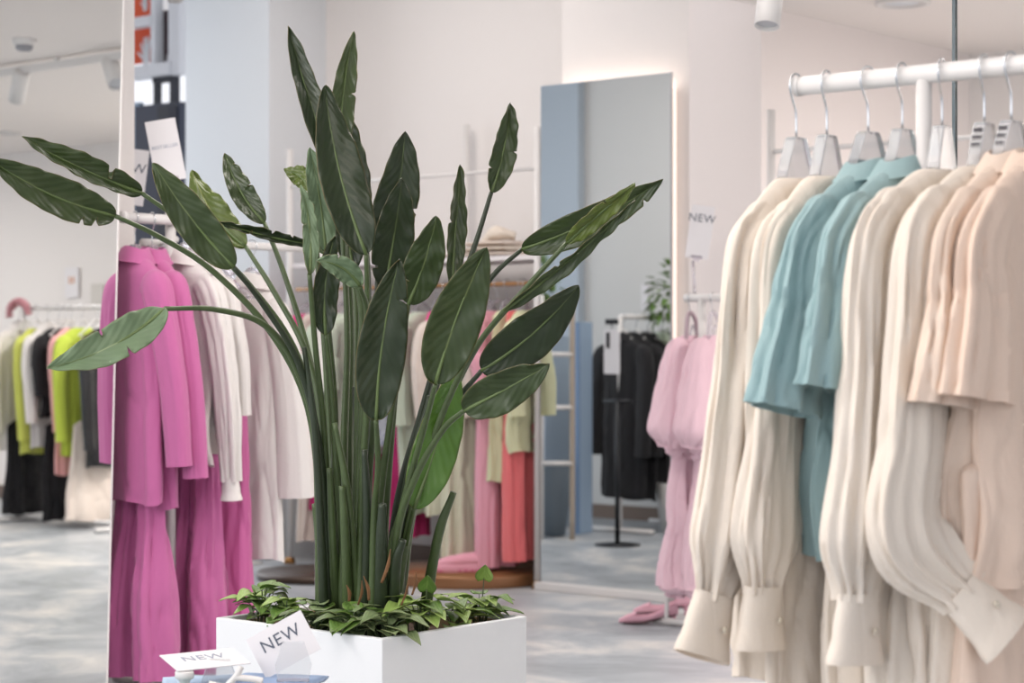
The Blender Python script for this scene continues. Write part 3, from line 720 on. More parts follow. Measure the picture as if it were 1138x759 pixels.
def fore(name, label, x, seed, mat, L, sl, cf, rot=0, sh=.155, lean=.10, hem=None, amp=.013, coll=True, gather=.006, z0=-.155, w=1.0, kick=0, fwd=0):
    g = thing(name, label, 'shirt' if 'shirt' in name else 'blouse', bfore(x), ROT_V+rot)
    body('body', mat, g, L, sh, hem or sh+.03, .03, .05, .055, z0, .07, amp, 6, seed)
    zs = z0-.07; s_ = sh-.008
    for sg in (-1, 1):
        pth = [(sg*(s_-.08), 0, z0-.056), (sg*(s_-.03), -.001, z0-.088), (sg*(s_+.012), -.003, z0-.142), (sg*(s_+lean*.35), -.006, zs-.05-sl*.30), (sg*(s_+lean*.6), -.01, zs-.03-sl*.56), (sg*(s_+lean*.9), -.012, zs-.01-sl*.82), (sg*(s_+lean+kick), -.01+fwd, zs-sl)]
        rr = [.030, .046, .055, .060, .066, .076, .038] if gather else [.030, .048, .060, .068, .074, .078, .082]
        sleeve(mat, g, pth, [q*w for q in rr], [q*(.62-.17*min(1, k/2))*w for k, q in enumerate(rr)], seed+sg*3, .0095, 6, cf, gather)
    if coll: collar(mat, g, .056, z0, .022, .026, True)
    return g
fore('linen_shirt', 'cream long sleeved linen shirt at the left end of the thick rail', 889, 11, ECRU, .80, .60, (.052, .085, .030), .0, lean=.10, kick=.02, coll=False)
fore('linen_shirt', 'cream long sleeved linen shirt pressed between the first one and the teal shirt', 922, 22, CREAM, .84, .585, (.050, .085, .030), .02, lean=.07, coll=False)
fore('linen_shirt', 'teal short sleeved linen shirt, the left one of the two', 966, 33, TEAL, .60, .30, None, .0, gather=0, sh=.185, lean=.09, hem=.15)
fore('linen_shirt', 'teal short sleeved linen shirt, the right one, with longer body', 1004, 44, TEAL, .66, .27, None, .0, gather=0, sh=.185, lean=.06, hem=.16)
fore('linen_blouse', 'ivory linen blouse with long balloon sleeve right of the teal shirts', 1047, 55, CREAM2, .92, .575, (.052, .09, .03), .0, sh=.20, lean=.08, coll=False, w=1.1)
fore('linen_blouse', 'ivory linen blouse whose bent sleeve ends in a slanting cuff', 1092, 66, CREAM, .90, .56, (.05, .085, .03), .0, sh=.19, lean=.08, kick=-.05, coll=False, w=1.1, fwd=-.07)
fore('linen_shirt', 'pale peach short sleeved linen shirt with a standing collar', 1122, 77, PEACH, .62, .29, None, .0, gather=0, sh=.175, lean=.05, amp=.014)
fore('linen_shirt', 'pale peach short sleeved linen shirt cut by the right edge of the photo', 1152, 88, PEACH2, .62, .28, None, .0, gather=0, sh=.17, lean=.05, amp=.014)
# long cream pieces hanging lower between the shirts
def skirt(name, label, x, seed, mat, L, z0, w, hem, amp=.02, rot=0, cat=None, dv=0, nf=8):
    g = thing(name, label, cat or name.replace('_', ' '), bfore(x)+V*dv, ROT_V+rot)
    body('skirt_body', mat, g, L, w, hem, .04, .07, w*.9, z0, .01, amp, nf, seed)
    return g
skirt('linen_trousers', 'cream linen trousers seen low between the first two long sleeves', 902, 5, CREAM2, .62, -.80, .15, .17, .018, .05, 'trousers', .03)
skirt('linen_skirt', 'cream pleated linen skirt showing under the teal shirts', 985, 6, ECRU, .72, -.62, .17, .24, .02, 0, 'skirt', .02, 10)
skirt('linen_skirt', 'ivory linen skirt under the bent sleeve of the ivory blouse', 1068, 7, CREAM2, .6, -.75, .2, .25, .02, 0, 'skirt')
skirt('linen_skirt', 'cream linen skirt below the left peach shirt', 1112, 8, CREAM, .75, -.6, .19, .24, .02, 0, 'skirt')
skirt('linen_trousers', 'peach linen trousers below the peach shirt at the right edge', 1142, 9, PEACH2, .75, -.6, .2, .24, .02, 0, 'trousers')
# =================================================== left rack with the pink suits
LU = 5.06
LZ = 1.53
rk = thing('clothes_rack', 'white rail rack at the left carrying the pink suits and white shirts', 'clothes rack', W(LU, 4.5, 0)); o = rk.location
v0, v1 = v_at(137, LU), v_at(217, LU)
MB().tube([W(LU, v_at(233, LU), LZ-.07), W(LU, 4.95, LZ-.07)], .013, 16).build('lower_rail', WHITE_METAL, rk, o)
MB().tube([W(LU, v0, LZ), W(LU, v_at(230, LU), LZ)], .0165, 20).build('rail', WHITE_METAL, rk, o)
MB().lathe([(0, 0), (.019, 0), (.019, .014), (0, .014)], W(LU, v0-.008, LZ), 20, (U, Z, V)).build('end_cap', WHITE_METAL, rk, o)
vp = v_at(194, LU)
MB().tube([W(LU+.02, vp, LZ+.09), W(LU+.02, vp, .03)], .017, 20).build('post', WHITE_METAL, rk, o)
MB().tube([W(LU, 4.93, LZ-.07), W(LU, 4.93, .03)], .014, 20).build('post', WHITE_METAL, rk, o)
MB().tube([W(LU+.3, v_at(158, LU+.3), LZ-.06), W(LU+.3, v_at(183, LU+.3), LZ-.06)], .0165, 20).build('side_arm', WHITE_METAL, rk, o)
MB().tube([W(LU+.02, vp+.02, LZ-.06), W(LU+.3, v_at(183, LU+.3)-.01, LZ-.06)], .012, 16).build('side_arm', WHITE_METAL, rk, o)
MB().tube([W(LU-.2, vp, .02), W(LU+.3, vp, .02)], .014, 16).build('foot', WHITE_METAL, rk, o)
def lpos2(x): return W(LU, v_at(x, LU), LZ-.07)
def lpos(x): return W(LU, v_at(x, LU), LZ)
LR = ROT_U
def top(name, label, cat, pos, rot, seed, mat, L, sh, hem, sl, amp=.006, t=.04, ht=.045, coll=True, lap=False, cf=None, gather=0, srx=None, group=None, drop=.05, sleeves=(-1, 1), waist=None, bend=0, z0=-.128, nf=4, tilt=0):
    g = thing(name, label, cat, pos, rot, group)
    body('body', mat, g, L, sh, hem, t, ht, .06, z0, drop, amp, nf, seed, waist)
    for sg in sleeves:
        zs = z0-drop; rr = srx or [.05, .062, .058, .054, .05]
        sleeve(mat, g, [(sg*(sh-.045), 0, zs-.036), (sg*(sh+.0), -.002, zs-.062), (sg*(sh+.028), -.012, zs-.18), (sg*(sh+.036+bend*.6), -.03, zs-sl*.6), (sg*(sh+.034+bend), -.045, zs-sl)], rr, [q*.72 for q in rr], seed+sg, .004 if not gather else .008, 4, cf, gather)
    if coll: collar(mat, g, .062, z0, .034, .034)
    return g
j1 = top('blazer', 'orchid pink blazer, the front one, beside the mirror edge', 'blazer', lpos(150), LR-.22, 3, PINK, .77, .15, .165, .60, .005, .045, .05, waist=.155, bend=.03)
hanger('clear plastic hanger inside the front pink blazer', lpos(150), LR-.22, 'clear', 'clear hangers on the left rack', True, .15)
# centre back seam and vent of the front blazer
MB().tube([(.0, -.050, -.2), (.0, -.054, -.5), (.0, -.058, -.86)], .0012, 6, 20).build('back_seam', plain('seam pink', (150, 74, 122), .8), j1)
j2 = top('blazer', 'orchid pink blazer, the second one, just behind the front blazer', 'blazer', lpos(169), LR-.22, 4, PINK, .79, .145, .16, .64, .005, .045, .05, waist=.15, bend=.03)
hanger('clear plastic hanger inside the second pink blazer', lpos(169), LR-.22, 'clear', 'clear hangers on the left rack', True, .15)
t1 = thing('wide_trousers', 'orchid pink wide leg trousers nearest the mirror edge, hanging almost to the floor', 'trousers', lpos(156), LR-.0)
legs(PINK, t1, .755, .10, .135, -.70, .03, .075, 5, .012)
t2 = thing('wide_trousers', 'orchid pink wide leg trousers right behind, beside the planter', 'trousers', lpos(216), LR-.0)
legs(PINK, t2, .80, .10, .12, -.66, .03, .07, 9, .012)
top('cotton_shirt', 'white button cuff shirt hanging between the pink blazer and pink slip dress', 'shirt', lpos(204), LR-.1, 6, WHITE, .66, .14, .16, .66, .007, cf=(.034, .06, .03), gather=.002, srx=[.045, .055, .052, .05, .035], bend=.02)
hanger('clear hanger of the white shirt left of the slip dress', lpos(204), LR-.1, 'plastic', 'clear hangers on the left rack')
top('cotton_shirt', 'thin white blouse partly covered by the shirt with button cuffs', 'blouse', lpos(222), LR-.1, 16, WHITE, .62, .13, .15, .45, .007, srx=[.045, .055, .05, .045, .04])
hanger('clear hanger behind the leaf on the left rack', lpos(222), LR-.1, 'plastic', 'clear hangers on the left rack')
sd = thing('slip_dress', 'orchid pink satin slip dress with thin straps between white shirts', 'dress', lpos2(246), LR+.1)
body('dress_body', SATIN, sd, 1.14, .085, .15, .03, .07, .08, -.26, .02, .014, 6, 12, solid=.0015)
for sg in (-1, 1):
    MB().tube([(sg*.06, -.03, -.27), (sg*.058, -.012, -.2), (sg*.055, 0, -.125), (sg*.058, .02, -.2), (sg*.06, .03, -.27)], [.004, .004], 8, 24).build('strap', SATIN, sd)
body('draped_neckline', SATIN, sd, .09, .088, .092, .036, .04, .08, -.255, .01, .012, 5, 13)
hanger('clear hanger of the pink slip dress', lpos2(246), LR+.1, 'plastic', 'clear hangers on the left rack', True, .12)
hanger('empty clear hanger leaning between the white shirt and slip dress', lpos2(238), LR+.4, 'plastic', 'clear hangers on the left rack', True, .15)
top('long_shirt', 'long white shirt dress with wide sleeve at the right end of left rack', 'shirt dress', lpos2(280), LR+.1, 26, WHITE, .92, .105, .135, .66, .008, srx=[.04, .055, .06, .066, .075], bend=.01, coll=True)
hanger('clear hanger of the long white shirt dress', lpos2(280), LR+.1, 'plastic', 'clear hangers on the left rack', True, .1)
def card(name, label, c, wv_, hv_, w, h, txt, size, stem=None, pale=False, loc=(0, 0), origin_bottom=True, rot=0, th=.0018, holder=True):
    """c centre; wv_ width direction, hv_ height direction"""
    t = thing(name, label, 'sign'); basis(t, c, wv_, hv_)
    MB().box((0, 0, 0), (w, th, h)).build('card', CARD, t, smooth=False)
    if txt: text_mesh('lettering', txt, size, INK2 if pale else INK, t, (loc[0], -th*.5-.0004, loc[1]), (PI/2, rot, 0), space=1.08)
    if holder:
        MB().box((0, -.003, -h/2+.006), (w*.5, .004, .012)).box((0, .003, -h/2+.006), (w*.5, .004, .012)).box((0, 0, -h/2-.006), (w*.3, .01, .014)).build('card_clip', CLEARP, t, smooth=False, bevel=.001)
    if stem: MB().tube([(0, 0, -h/2-.01), (0, 0, -h/2-stem)], .004, 10).build('stem', WHITE_METAL, t)
    return t
c = at(184, 167, 6.52); card('sign_card', 'tilted white BESTSELLER sign card above the pink suits', c, (1, .2, .19), (-.33, 0, 1), .098, .20, 'BESTSELLER', .0155, None, True, (0, .012))
MB().tube([at(191, 203, 6.52)-c*0, at(194, 216, 6.52)], .004, 8).build('sign_stem', WHITE_METAL, rk, o)
c = at(143, 196, 7.25); card('sign_card', 'white sign card half hidden by the pillar strip, showing a grey letter W', c, (1, .2, -.12), (.25, 0, 1), .125, .20, 'NEW', .05, .25, False, (-.002, .03), rot=0)

# =================================================== rack with the two blush dresses
pz = HC+(HOR-332)/F*8.2
PU = u_at(772, 6.62)
pr = thing('clothes_rack', 'white T shaped rack with two blush pink dresses by the mirror', 'clothes rack', W(PU, 6.62, 0)); o = pr.location
MB().tube([W(u_at(762, 6.62), 6.62, pz), W(u_at(812, 6.62), 6.62, pz)], .0165, 20).build('rail', WHITE_METAL, pr, o)
MB().tube([W(u_at(780, 6.62), 6.62, pz), W(u_at(780, 6.62), 6.62, .02)], .0155, 20).build('post', WHITE_METAL, pr, o)
MB().tube([W(u_at(780, 6.62)+.25, 6.62, .018), W(u_at(780, 6.62)-.25, 6.62, .018)], .014, 16).build('foot', WHITE_METAL, pr, o)
MB().tube([at(741, 628, 8.15), at(738, 648, 8.15), at(741, 665, 8.15), at(740, 694, 8.15)], .009, 12, 20).build('curved_leg', WHITE_METAL, pr, o)
MB().tube([at(770, 290, 8.17), at(772, 326, 8.17)], .006, 12).build('sign_stem', CLEARP, pr, o)
c = at(778, 258, 8.16); card('sign_card', 'tall pale NEW sign card on the rack of blush dresses', c, (1, -.15, -.14), (.28, 0, 1), .094, .215, 'NEW', .046, None, False, (0, .055))
for i, (x, lab, sd_, hl) in enumerate(((767, 'blush pink balloon hem dress, the left one, beside the tall mirror', 5, 'mauve padded hanger of the left blush dress'), (792, 'blush pink balloon hem dress, the right one, half behind cream linen', 15, 'clear jewelled hanger of the right blush dress'))):
    p = W(u_at(x, 6.62), 6.62, pz); g = thing('balloon_dress', lab, 'dress', p, ROT_V+.1)
    body('bodice', BLUSH, g, .44, .10, .155, .045, .085, .05, -.15, .07, .012, 7, sd_)
    f2 = body('peplum_hem', BLUSH, g, .05, .155, .13, .085, .05, .15, -.585, .008, .01, 7, sd_)
    f3 = body('balloon_skirt', BLUSH, g, .54, .12, .20, .05, .095, .10, -.60, .02, .016, 8, sd_+1)
    body('skirt_hem', BLUSH, g, .05, .20, .15, .095, .045, .14, -1.13, .008, .012, 8, sd_+1)
    for sg in (-1, 1):
        rr = [.035, .06, .078, .092, .10, .045]
        sleeve(BLUSH, g, [(sg*.07, -.005, -.20), (sg*.12, -.015, -.22), (sg*.165, -.03, -.31), (sg*.205, -.04, -.42), (sg*.235, -.045, -.52), (sg*.24, -.04, -.585)], rr, [q*.8 for q in rr], sd_+sg, .007, 6, None, .006, name='balloon_sleeve')
    h = thing('clothes_hanger', hl, 'hanger', p, ROT_V+.1)
    MB().tube([(.018, 0, -.004), (.012, 0, .016), (-.008, 0, .018), (-.018, 0, 0), (-.008, 0, -.03), (0, 0, -.06)], .002, 8, 24).build('hook', CHROME, h)
    m = plain('mauve satin padding', (176, 156, 164), .5) if i == 0 else CLEARP
    MB().tube([(-.055, -.01, -.2), (-.045, -.01, -.12), (-.018, 0, -.07), (.01, 0, -.06), (.045, 0, -.09), (.06, 0, -.15)], .009, 10, 24).build('hanger_body', m, h)
    MB().tube([(-.03, -.012, -.17), (0, -.012, -.11), (.04, -.012, -.17)], .004, 8, 16).build('inner_loop', CLEARP, h)
# pumps
def pump(label, p, rot):
    t = thing('pump_shoe', label, 'shoe', p, rot, 'blush pink kitten heel pumps')
    n = 24; mb = MB()
    L = .235
    st = [(0.0, .002, .006, .010, .012), (.03, .022, .004, .03, .03), (.07, .036, .004, .042, .044), (.11, .036, .008, .03, .052), (.16, .028, .026, .052, .06), (.20, .029, .036, .075, .075), (.232, .018, .04, .085, .085), (.238, .008, .044, .084, .084)]
    # outer shell: bottom z, side rim z ; toe closed until x=.08
    for x, w, zb, zr, zt in st:
        for j in range(n):
            a = PI*j/(n-1); mb.v.append(Vector((x, -math.cos(a)*w*(1 if True else 0), zb+(1-math.sin(a))*(zr-zb) if True else 0)))
    for i in range(len(st)-1):
        for j in range(n-1): mb.f.append((i*n+j, i*n+j+1, (i+1)*n+j+1, (i+1)*n+j))
    # vamp over the toe
    b = len(mb.v)
    for x, w, zb, zr, zt in st[:4]:
        for j in range(n):
            a = PI*j/(n-1); mb.v.append(Vector((x, -math.cos(a)*w, zr+math.sin(a)*(zt-zr+.006))))
    for i in range(2):
        for j in range(n-1): mb.f.append((b+i*n+j, b+i*n+j+1, b+(i+1)*n+j+1, b+(i+1)*n+j))
    # vamp to throat
    mb.build('upper', fabric('blush shoe leather', (222, 172, 186), .4, 0, 0, .02, .02), t, solid=.003, subd=1)
    MB().tube([(.215, 0, .042), (.222, 0, .02), (.218, 0, .0)], [.017, .008, .006], 14, 14).build('heel', plain('heel pink', (214, 160, 176), .35), t)
    mb = MB(); poly = [(.0, 0), (.03, .022), (.07, .034), (.11, .033), (.16, .025), (.2, .026), (.232, .014)]
    pp = poly+[(x, -y) for x, y in poly[::-1][:-1]]
    zz = lambda x: .003 if x < .1 else .003+.036*((x-.1)/.13)
    mb.add([(x, y, zz(x)) for x, y in pp]+[(x, y, zz(x)+.003) for x, y in pp], [tuple(range(len(pp))), tuple(range(2*len(pp)-1, len(pp)-1, -1))]+[(i, i+len(pp), (i+1) % len(pp)+len(pp), (i+1) % len(pp)) for i in range(len(pp))])
    mb.build('sole', plain('dark sole', (70, 52, 54), .5), t, smooth=False)
    return t
p = at(688, 694, 8.2); p.z = .001; pump('blush pink kitten heel pump pointing left, on the floor below the dresses', p, -.12)
p = at(704, 690, 8.5); p.z = .001; pump('blush pink kitten heel pump behind the front pump', p, -.18)

# =================================================== back gondola with the pastel clothes
GV = 7.25; GU1, GU0 = u_at(322, GV), u_at(597.5, GV)
gz = lambda x, y, v=GV: HC+(HOR-y)/F*(C_*u_at(x, v)+S_*v)
gr = thing('wall_shelving_frame', 'tall white frame with shelf and copper rail holding the pastel clothes', 'shelving', W((GU0+GU1)/2, GV, 0)); o = gr.location
zt = gz(597, 141)
for uu, vv, z in ((GU0, GV, zt), (GU1, GV, gz(322, 166)), (GU0, GV+.42, zt-.02), (GU1, GV+.42, gz(322, 166)-.02), (u_at(452, GV), GV+.44, 2.25)):
    MB().tube([W(uu, vv, .03), W(uu, vv, z)], .017, 20).build('post', WHITE_METAL, gr, o)
    MB().lathe([(0, 0), (.03, 0), (.028, .02), (.018, .035)], W(uu, vv, 0), 20).build('post_foot', plain('brass foot', (160, 118, 72), .35, .8), gr, o)
zr = gz(597, 187, GV)
MB().tube([W(GU0, GV, zr), W(GU1, GV, zr)], .008, 12).build('top_bar', WHITE_METAL, gr, o)
zs = gz(560, 284)
wbox(MB(), GU0, GU1, GV+.0, GV+.42, zs-.022, zs).build('shelf_board', plain('shelf white', (232, 226, 226), .4), gr, o, smooth=False)
MB().tube([W(GU0, GV+.05, 1.42), W(GU1, GV+.05, 1.42)], .011, 14).build('hanging_rail', plain('brushed copper', (170, 128, 88), .35, .7), gr, o)
MB().tube([W(GU0, GV, zs+.30), W(GU0, GV+.42, zs+.30)], .008, 12).build('side_bar', WHITE_METAL, gr, o)
fl = thing('folded_garments', 'folded ivory garments piled on the white shelf by the mirror', 'folded clothes', W(u_at(555, GV+.2), GV+.2, zs+.002))
for i in range(3):
    mb = MB(); hw, hd, hh = .15-.008*i, .14, .022
    z0 = .002+i*.026
    mb.tube([U*(-hw)+Z*(z0+.012), U*0+Z*(z0+.014), U*hw+Z*(z0+.012)], [.012, .013, .011], 20, 16, True, None, [hd, hd*1.02, hd*.96], tuple(V))
    mb.build('folded_layer', [OFFW, CREAM, OFFW][i], fl)
mb = MB(); mb.tube([U*-.10+Z*.1, U*-.02-V*.05+Z*.115, U*.06+Z*.1, U*.12+V*.03+Z*.09], [.02, .034, .032, .018], 18, 26, True, folder(4, 3, .007)); mb.build('rolled_piece', CREAM, fl)
f2 = thing('folded_garments', 'flat folded white garment on the shelf behind the leaves', 'folded clothes', W(u_at(512, GV+.2), GV+.2, zs+.002))
MB().tube([U*(-.13)+Z*.018, U*.0+Z*.02, U*.13+Z*.016], .015, 20, 16, True, None, .13, tuple(V)).build('folded_layer', WHITE, f2)
PZ = 1.42
def gpos(x, dv=.0): return W(u_at(x+7, GV+.05), GV+.05, PZ)
gdat = [
 (334, 'top', 'magenta ruffled short top hanging at the left end of copper rail', HOT, .40, .17, .17, .24),
 (342, 'long', 'long pale cream dress hanging below the magenta top', OFFW, 1.16, .11, .16, 0),
 (360, 'long', 'magenta satin dress seen between plant stalks at the left', MAG, 1.0, .09, .12, 0),
 (386, 'top', 'mint green blouse left of the middle stalks', MINT, .74, .17, .17, .34),
 (404, 'long', 'long magenta dress glimpsed low behind the mint blouse', MAG, 1.12, .1, .13, 0),
 (374, 'top', 'pale mint blouse behind the left stalks', MINT, .6, .15, .16, .4),
 (414, 'top', 'white cotton blouse between mint and flower print', WHITE, .7, .14, .15, .4),
 (430, 'top', 'blue flower print blouse behind the stalks', FLORAL, .66, .16, .17, .36),
 (448, 'long', 'crimson magenta skirt piece behind the thick stalks', MAG, 1.1, .10, .12, 0),
 (462, 'top', 'pale mint long shirt right of the flower print', MINT, .98, .16, .17, .5),
 (478, 'top', 'hot pink jersey dress right of the mint shirt', HOT, .62, .1, .1, .2),
 (500, 'top', 'cream jacket with tied waist in the middle of rail', OFFW, .58, .16, .16, .46),
 (488, 'long', 'long pear green dress left of the cream jacket', PEAR, .98, .1, .13, 0),
 (526, 'top', 'off white cropped top near the candy pink trousers', OFFW, .5, .14, .15, .3),
 (512, 'long', 'pale pear wide trousers under the cream jacket', PEAR, 1.24, .10, .15, 0),
 (556, 'long', 'long lemon slip dress behind the candy pink trousers', LIMEY, .8, .1, .13, 0),
 (538, 'top', 'blush shirt above the candy pink trousers', ROSE, .5, .15, .15, .3),
 (546, 'legs', 'candy pink trousers touching the round copper plate', ROSE, 1.26, .11, .12, 0),
 (572, 'legs', 'coral red trousers near the right frame post', CORAL, 1.22, .10, .12, 0),
 (576, 'top', 'pale lemon voile blouse next to the right frame post', LIMEY, .66, .15, .16, .44),
]
for i, (x, kind, lab, mat, L, sh, hem, sl) in enumerate(gdat):
    p = gpos(x); rot = ROT_V+.35*math.sin(i*2.1)
    if kind == 'top': top('blouse', lab, 'dress' if 'dress' in lab else 'top', p, rot, 40+i, mat, L, sh, hem, sl, .014, coll=False, srx=[.045, .06, .06, .058, .05], nf=7)
    elif kind == 'long':
        g = thing('long_dress' if 'dress' in lab else 'skirt' if 'skirt' in lab else 'trousers', lab, 'dress' if 'dress' in lab else 'skirt' if 'skirt' in lab else 'trousers', p, rot)
        body('body', mat, g, L, sh, hem, .035, .06, sh*.6, -.13, .03, .016, 7, 40+i)
    else:
        g = thing('trousers', lab, 'trousers', p, rot); legs(mat, g, L-.05, sh, hem, -.13, .03, .055, 40+i, .008)
    hanger('clear hanger above the '+' '.join(lab.replace('garment', '').split()[:3])+' on the copper rail', p, rot, 'plastic', 'clear hangers on the copper rail', False, sh*.85)
rnd = thing('display_plate', 'round copper toned plate on the floor under the pastel clothes', 'display plate', W(u_at(520, 7.3), 7.3, 0))
MB().lathe([(0, .0), (.40, 0), (.40, .012), (.41, .05), (.405, .06), (.0, .062)], (0, 0, 0), 64).build('plate_top', plain('copper lacquer', (148, 104, 70), .28, .35), rnd)
MB().lathe([(.36, -.0), (.3, .001), (0, .001)], (0, 0, 0), 48).build('plate_base', plain('dark base', (60, 46, 38), .6), rnd)
r2 = thing('display_plate', 'dark low round plate on the floor left of the plant stalks', 'display plate', W(u_at(372, 7.0), 6.9, 0))
MB().lathe([(0, 0), (.3, 0), (.31, .02), (.3, .035), (0, .036)], (0, 0, 0), 48).build('plate_top', plain('dark bronze', (72, 56, 46), .35, .3), r2)
def loafer(label, p, rot):
    t = thing('chunky_shoe', label, 'shoe', p, rot, 'chunky pink shoes on the copper plate')
    MB().tube([(-.10, 0, .018), (-.03, 0, .016), (.05, 0, .016), (.125, 0, .02)], [.034, .036, .042, .026], 22, 24, True, None, [.036, .034, .042, .030], (0, 1, 0)).build('upper_base', ROSE, t)
    ob = MB().tube([(-.10, 0, .05), (-.04, 0, .052), (.04, 0, .045), (.115, 0, .036)], [.032, .034, .028, .016], 22, 24, True, None, [.034, .032, .038, .026], (0, 1, 0)).build('upper', ROSE, t)
    m2 = MB()
    for k in range(9): m2.box((-.12+.03*k, 0, .006), (.018, .075, .012))
    m2.build('lug_sole', plain('pink rubber', (226, 128, 160), .5), t, smooth=False, bevel=.003)
zz = .063
for x, v, lab in ((510, 7.13, 'chunky candy pink shoe on the copper plate, the front one'), (524, 7.24, 'chunky candy pink shoe on the copper plate, the rear one')):
    loafer(lab, W(u_at(x, v), v, zz), PI+.15)
# white stand by the pier
st = thing('floor_stand', 'slim white floor stand behind the long white shirt near the pier', 'stand', W(u_at(272, 7.1), 7.1, 0))
MB().tube([(0, 0, .01), (0, 0, .55)], .016, 16).build('post', WHITE_METAL, st)
MB().lathe([(0, 0), (.09, 0), (.09, .008), (.02, .014), (0, .014)], (0, 0, 0), 28).build('base_plate', WHITE_METAL, st)
MB().tube([U*-.15+Z*.55, U*.15+Z*.55], .012, 12).build('cross_bar', WHITE_METAL, st)
# thin white post right, beyond the corner pier, and small bracket
tp = thing('clothes_rack', 'thin white rack post standing beyond the corner left of the cream shirts', 'clothes rack', W(u_at(857, 6.9), 6.9, 0))
zz = HC+(HOR-122)/F*(C_*u_at(857, 6.9)+S_*6.9)
MB().tube([(0, 0, 0), (0, 0, zz)], .017, 16).build('post', WHITE_METAL, tp)
MB().tube([Z*(zz-.17), Z*(zz-.17)-U*1.0], .010, 12).build('rail', WHITE_METAL, tp)
MB().tube([V*-.2+Z*.015, V*.2+Z*.015], .012, 12).build('foot', WHITE_METAL, tp)
MB().tube([-U*1.0, Z*(zz-.17)-U*1.0], .014, 12).build('post', WHITE_METAL, tp)
# =================================================== rack seen in the left mirror
QV = 7.95
def q_u(x): return 10.0-u_at(x, QV)
def q_z(x, y): return HC+(HOR-y)/F*(C_*u_at(x, QV)+S_*QV)
QZ = q_z(30, 343)
rk = thing('clothes_rack', 'white rail rack of black, lime and white clothes seen in the left mirror', 'clothes rack', W(q_u(60), QV, 0)); o = rk.location
ua, ub = q_u(27), q_u(150)
MB().tube([W(ua, QV, QZ), W(ub, QV, QZ)], .016, 16).build('rail', WHITE_METAL, rk, o)
for uu in (ua, ub):
    MB().tube([W(uu, QV, .03), W(uu, QV, QZ)], .016, 16).build('post', WHITE_METAL, rk, o)
    MB().tube([W(uu, QV-.3, .02), W(uu, QV+.25, .02)], .018, 16).build('foot', WHITE_METAL, rk, o)
MB().tube([W(ua, QV-.05, .04), W(ub, QV-.05, .04)], .014, 12).build('lower_bar', WHITE_METAL, rk, o)
qd = [(8, 'top', 'white knit top at the far left in the mirror', WHITE, .78, .19, .19, .62),
 (16, 'long', 'black wide trousers under the left white top in mirror', BLACK, 1.25, .13, .17, 0),
 (28, 'top', 'chartreuse satin blouse in the left mirror', YEL, .80, .14, .15, .66),
 (40, 'top', 'white blouse between chartreuse and black in the mirror', WHITE, .76, .16, .16, .55),
 (60, 'long', 'long black trousers in the middle of the mirror rack', BLACK, 1.27, .15, .17, 0),
 (52, 'top', 'black shirt with short sleeve in the mirror rack', BLACK, .56, .15, .16, .38),
 (66, 'top', 'salmon pink knit in the left mirror', SALMON, .92, .15, .15, .6),
 (78, 'top', 'lime green knit top in the left mirror', LIME, .80, .14, .15, .66),
 (94, 'long', 'long off white skirt right in the left mirror', OFFW, 1.25, .17, .24, 0),
 (103, 'top', 'glossy black leather jacket beside the mirror edge', LEATHER, .86, .18, .19, .7)]
for i, (x, kind, lab, mat, L, sh, hem, sl) in enumerate(qd):
    p = W(q_u(x+13), QV, QZ); rot = ROT_V+PI+.2*math.sin(i*1.9)-.1
    if kind == 'top': top('top', lab, 'jacket' if 'jacket' in lab else 'top', p, rot, 70+i, mat, L, sh, hem, sl, .010, coll='white' in lab, srx=[.045, .058, .055, .05, .045], nf=6)
    else:
        k = 'skirt' if 'skirt' in lab else 'trousers' if 'trousers' in lab else 'long_dress'
        g = thing(k, lab, k.replace('long_', ''), p, rot); zz0 = -.72 if k == 'trousers' else -.70 if k == 'skirt' else -.1; body('body', mat, g, L-.03+(.1+zz0), sh, hem, .035, .065, sh*.6, zz0, .03, .014, 7, 70+i)
    hanger('white hanger over the '+' '.join(lab.split()[:3])+' in the left mirror', p, rot, 'white', 'white hangers on the mirror rack', False, sh*.8)
sc = thing('scrunchie_garland', 'ring of dusty pink scrunchies on the rack end in the left mirror', 'scrunchies', W(q_u(25), QV-.03, QZ-.03))
pts = [U*(math.cos(a)*.10)*-1+Z*(math.sin(a)*.075) for a in [PI*1.15*k/20-.3 for k in range(21)]]
MB().tube(pts, .02, 14, 80, True, lambda th, t: .009*math.sin(t*75)+.004*math.sin(th*3+t*60)).build('scrunchie_cloth', fabric('dusty pink cloth', (206, 150, 158)), sc)

# =================================================== things seen in the dressing mirror (they stand by the left wall)
def m2(x, y, Y):        # virtual point behind the mirror plane v=7.24, folded back into the room
    p = at(x, y, Y); u, v = p.dot(U), p.dot(V)
    return W(u, 14.48-v, p.z)
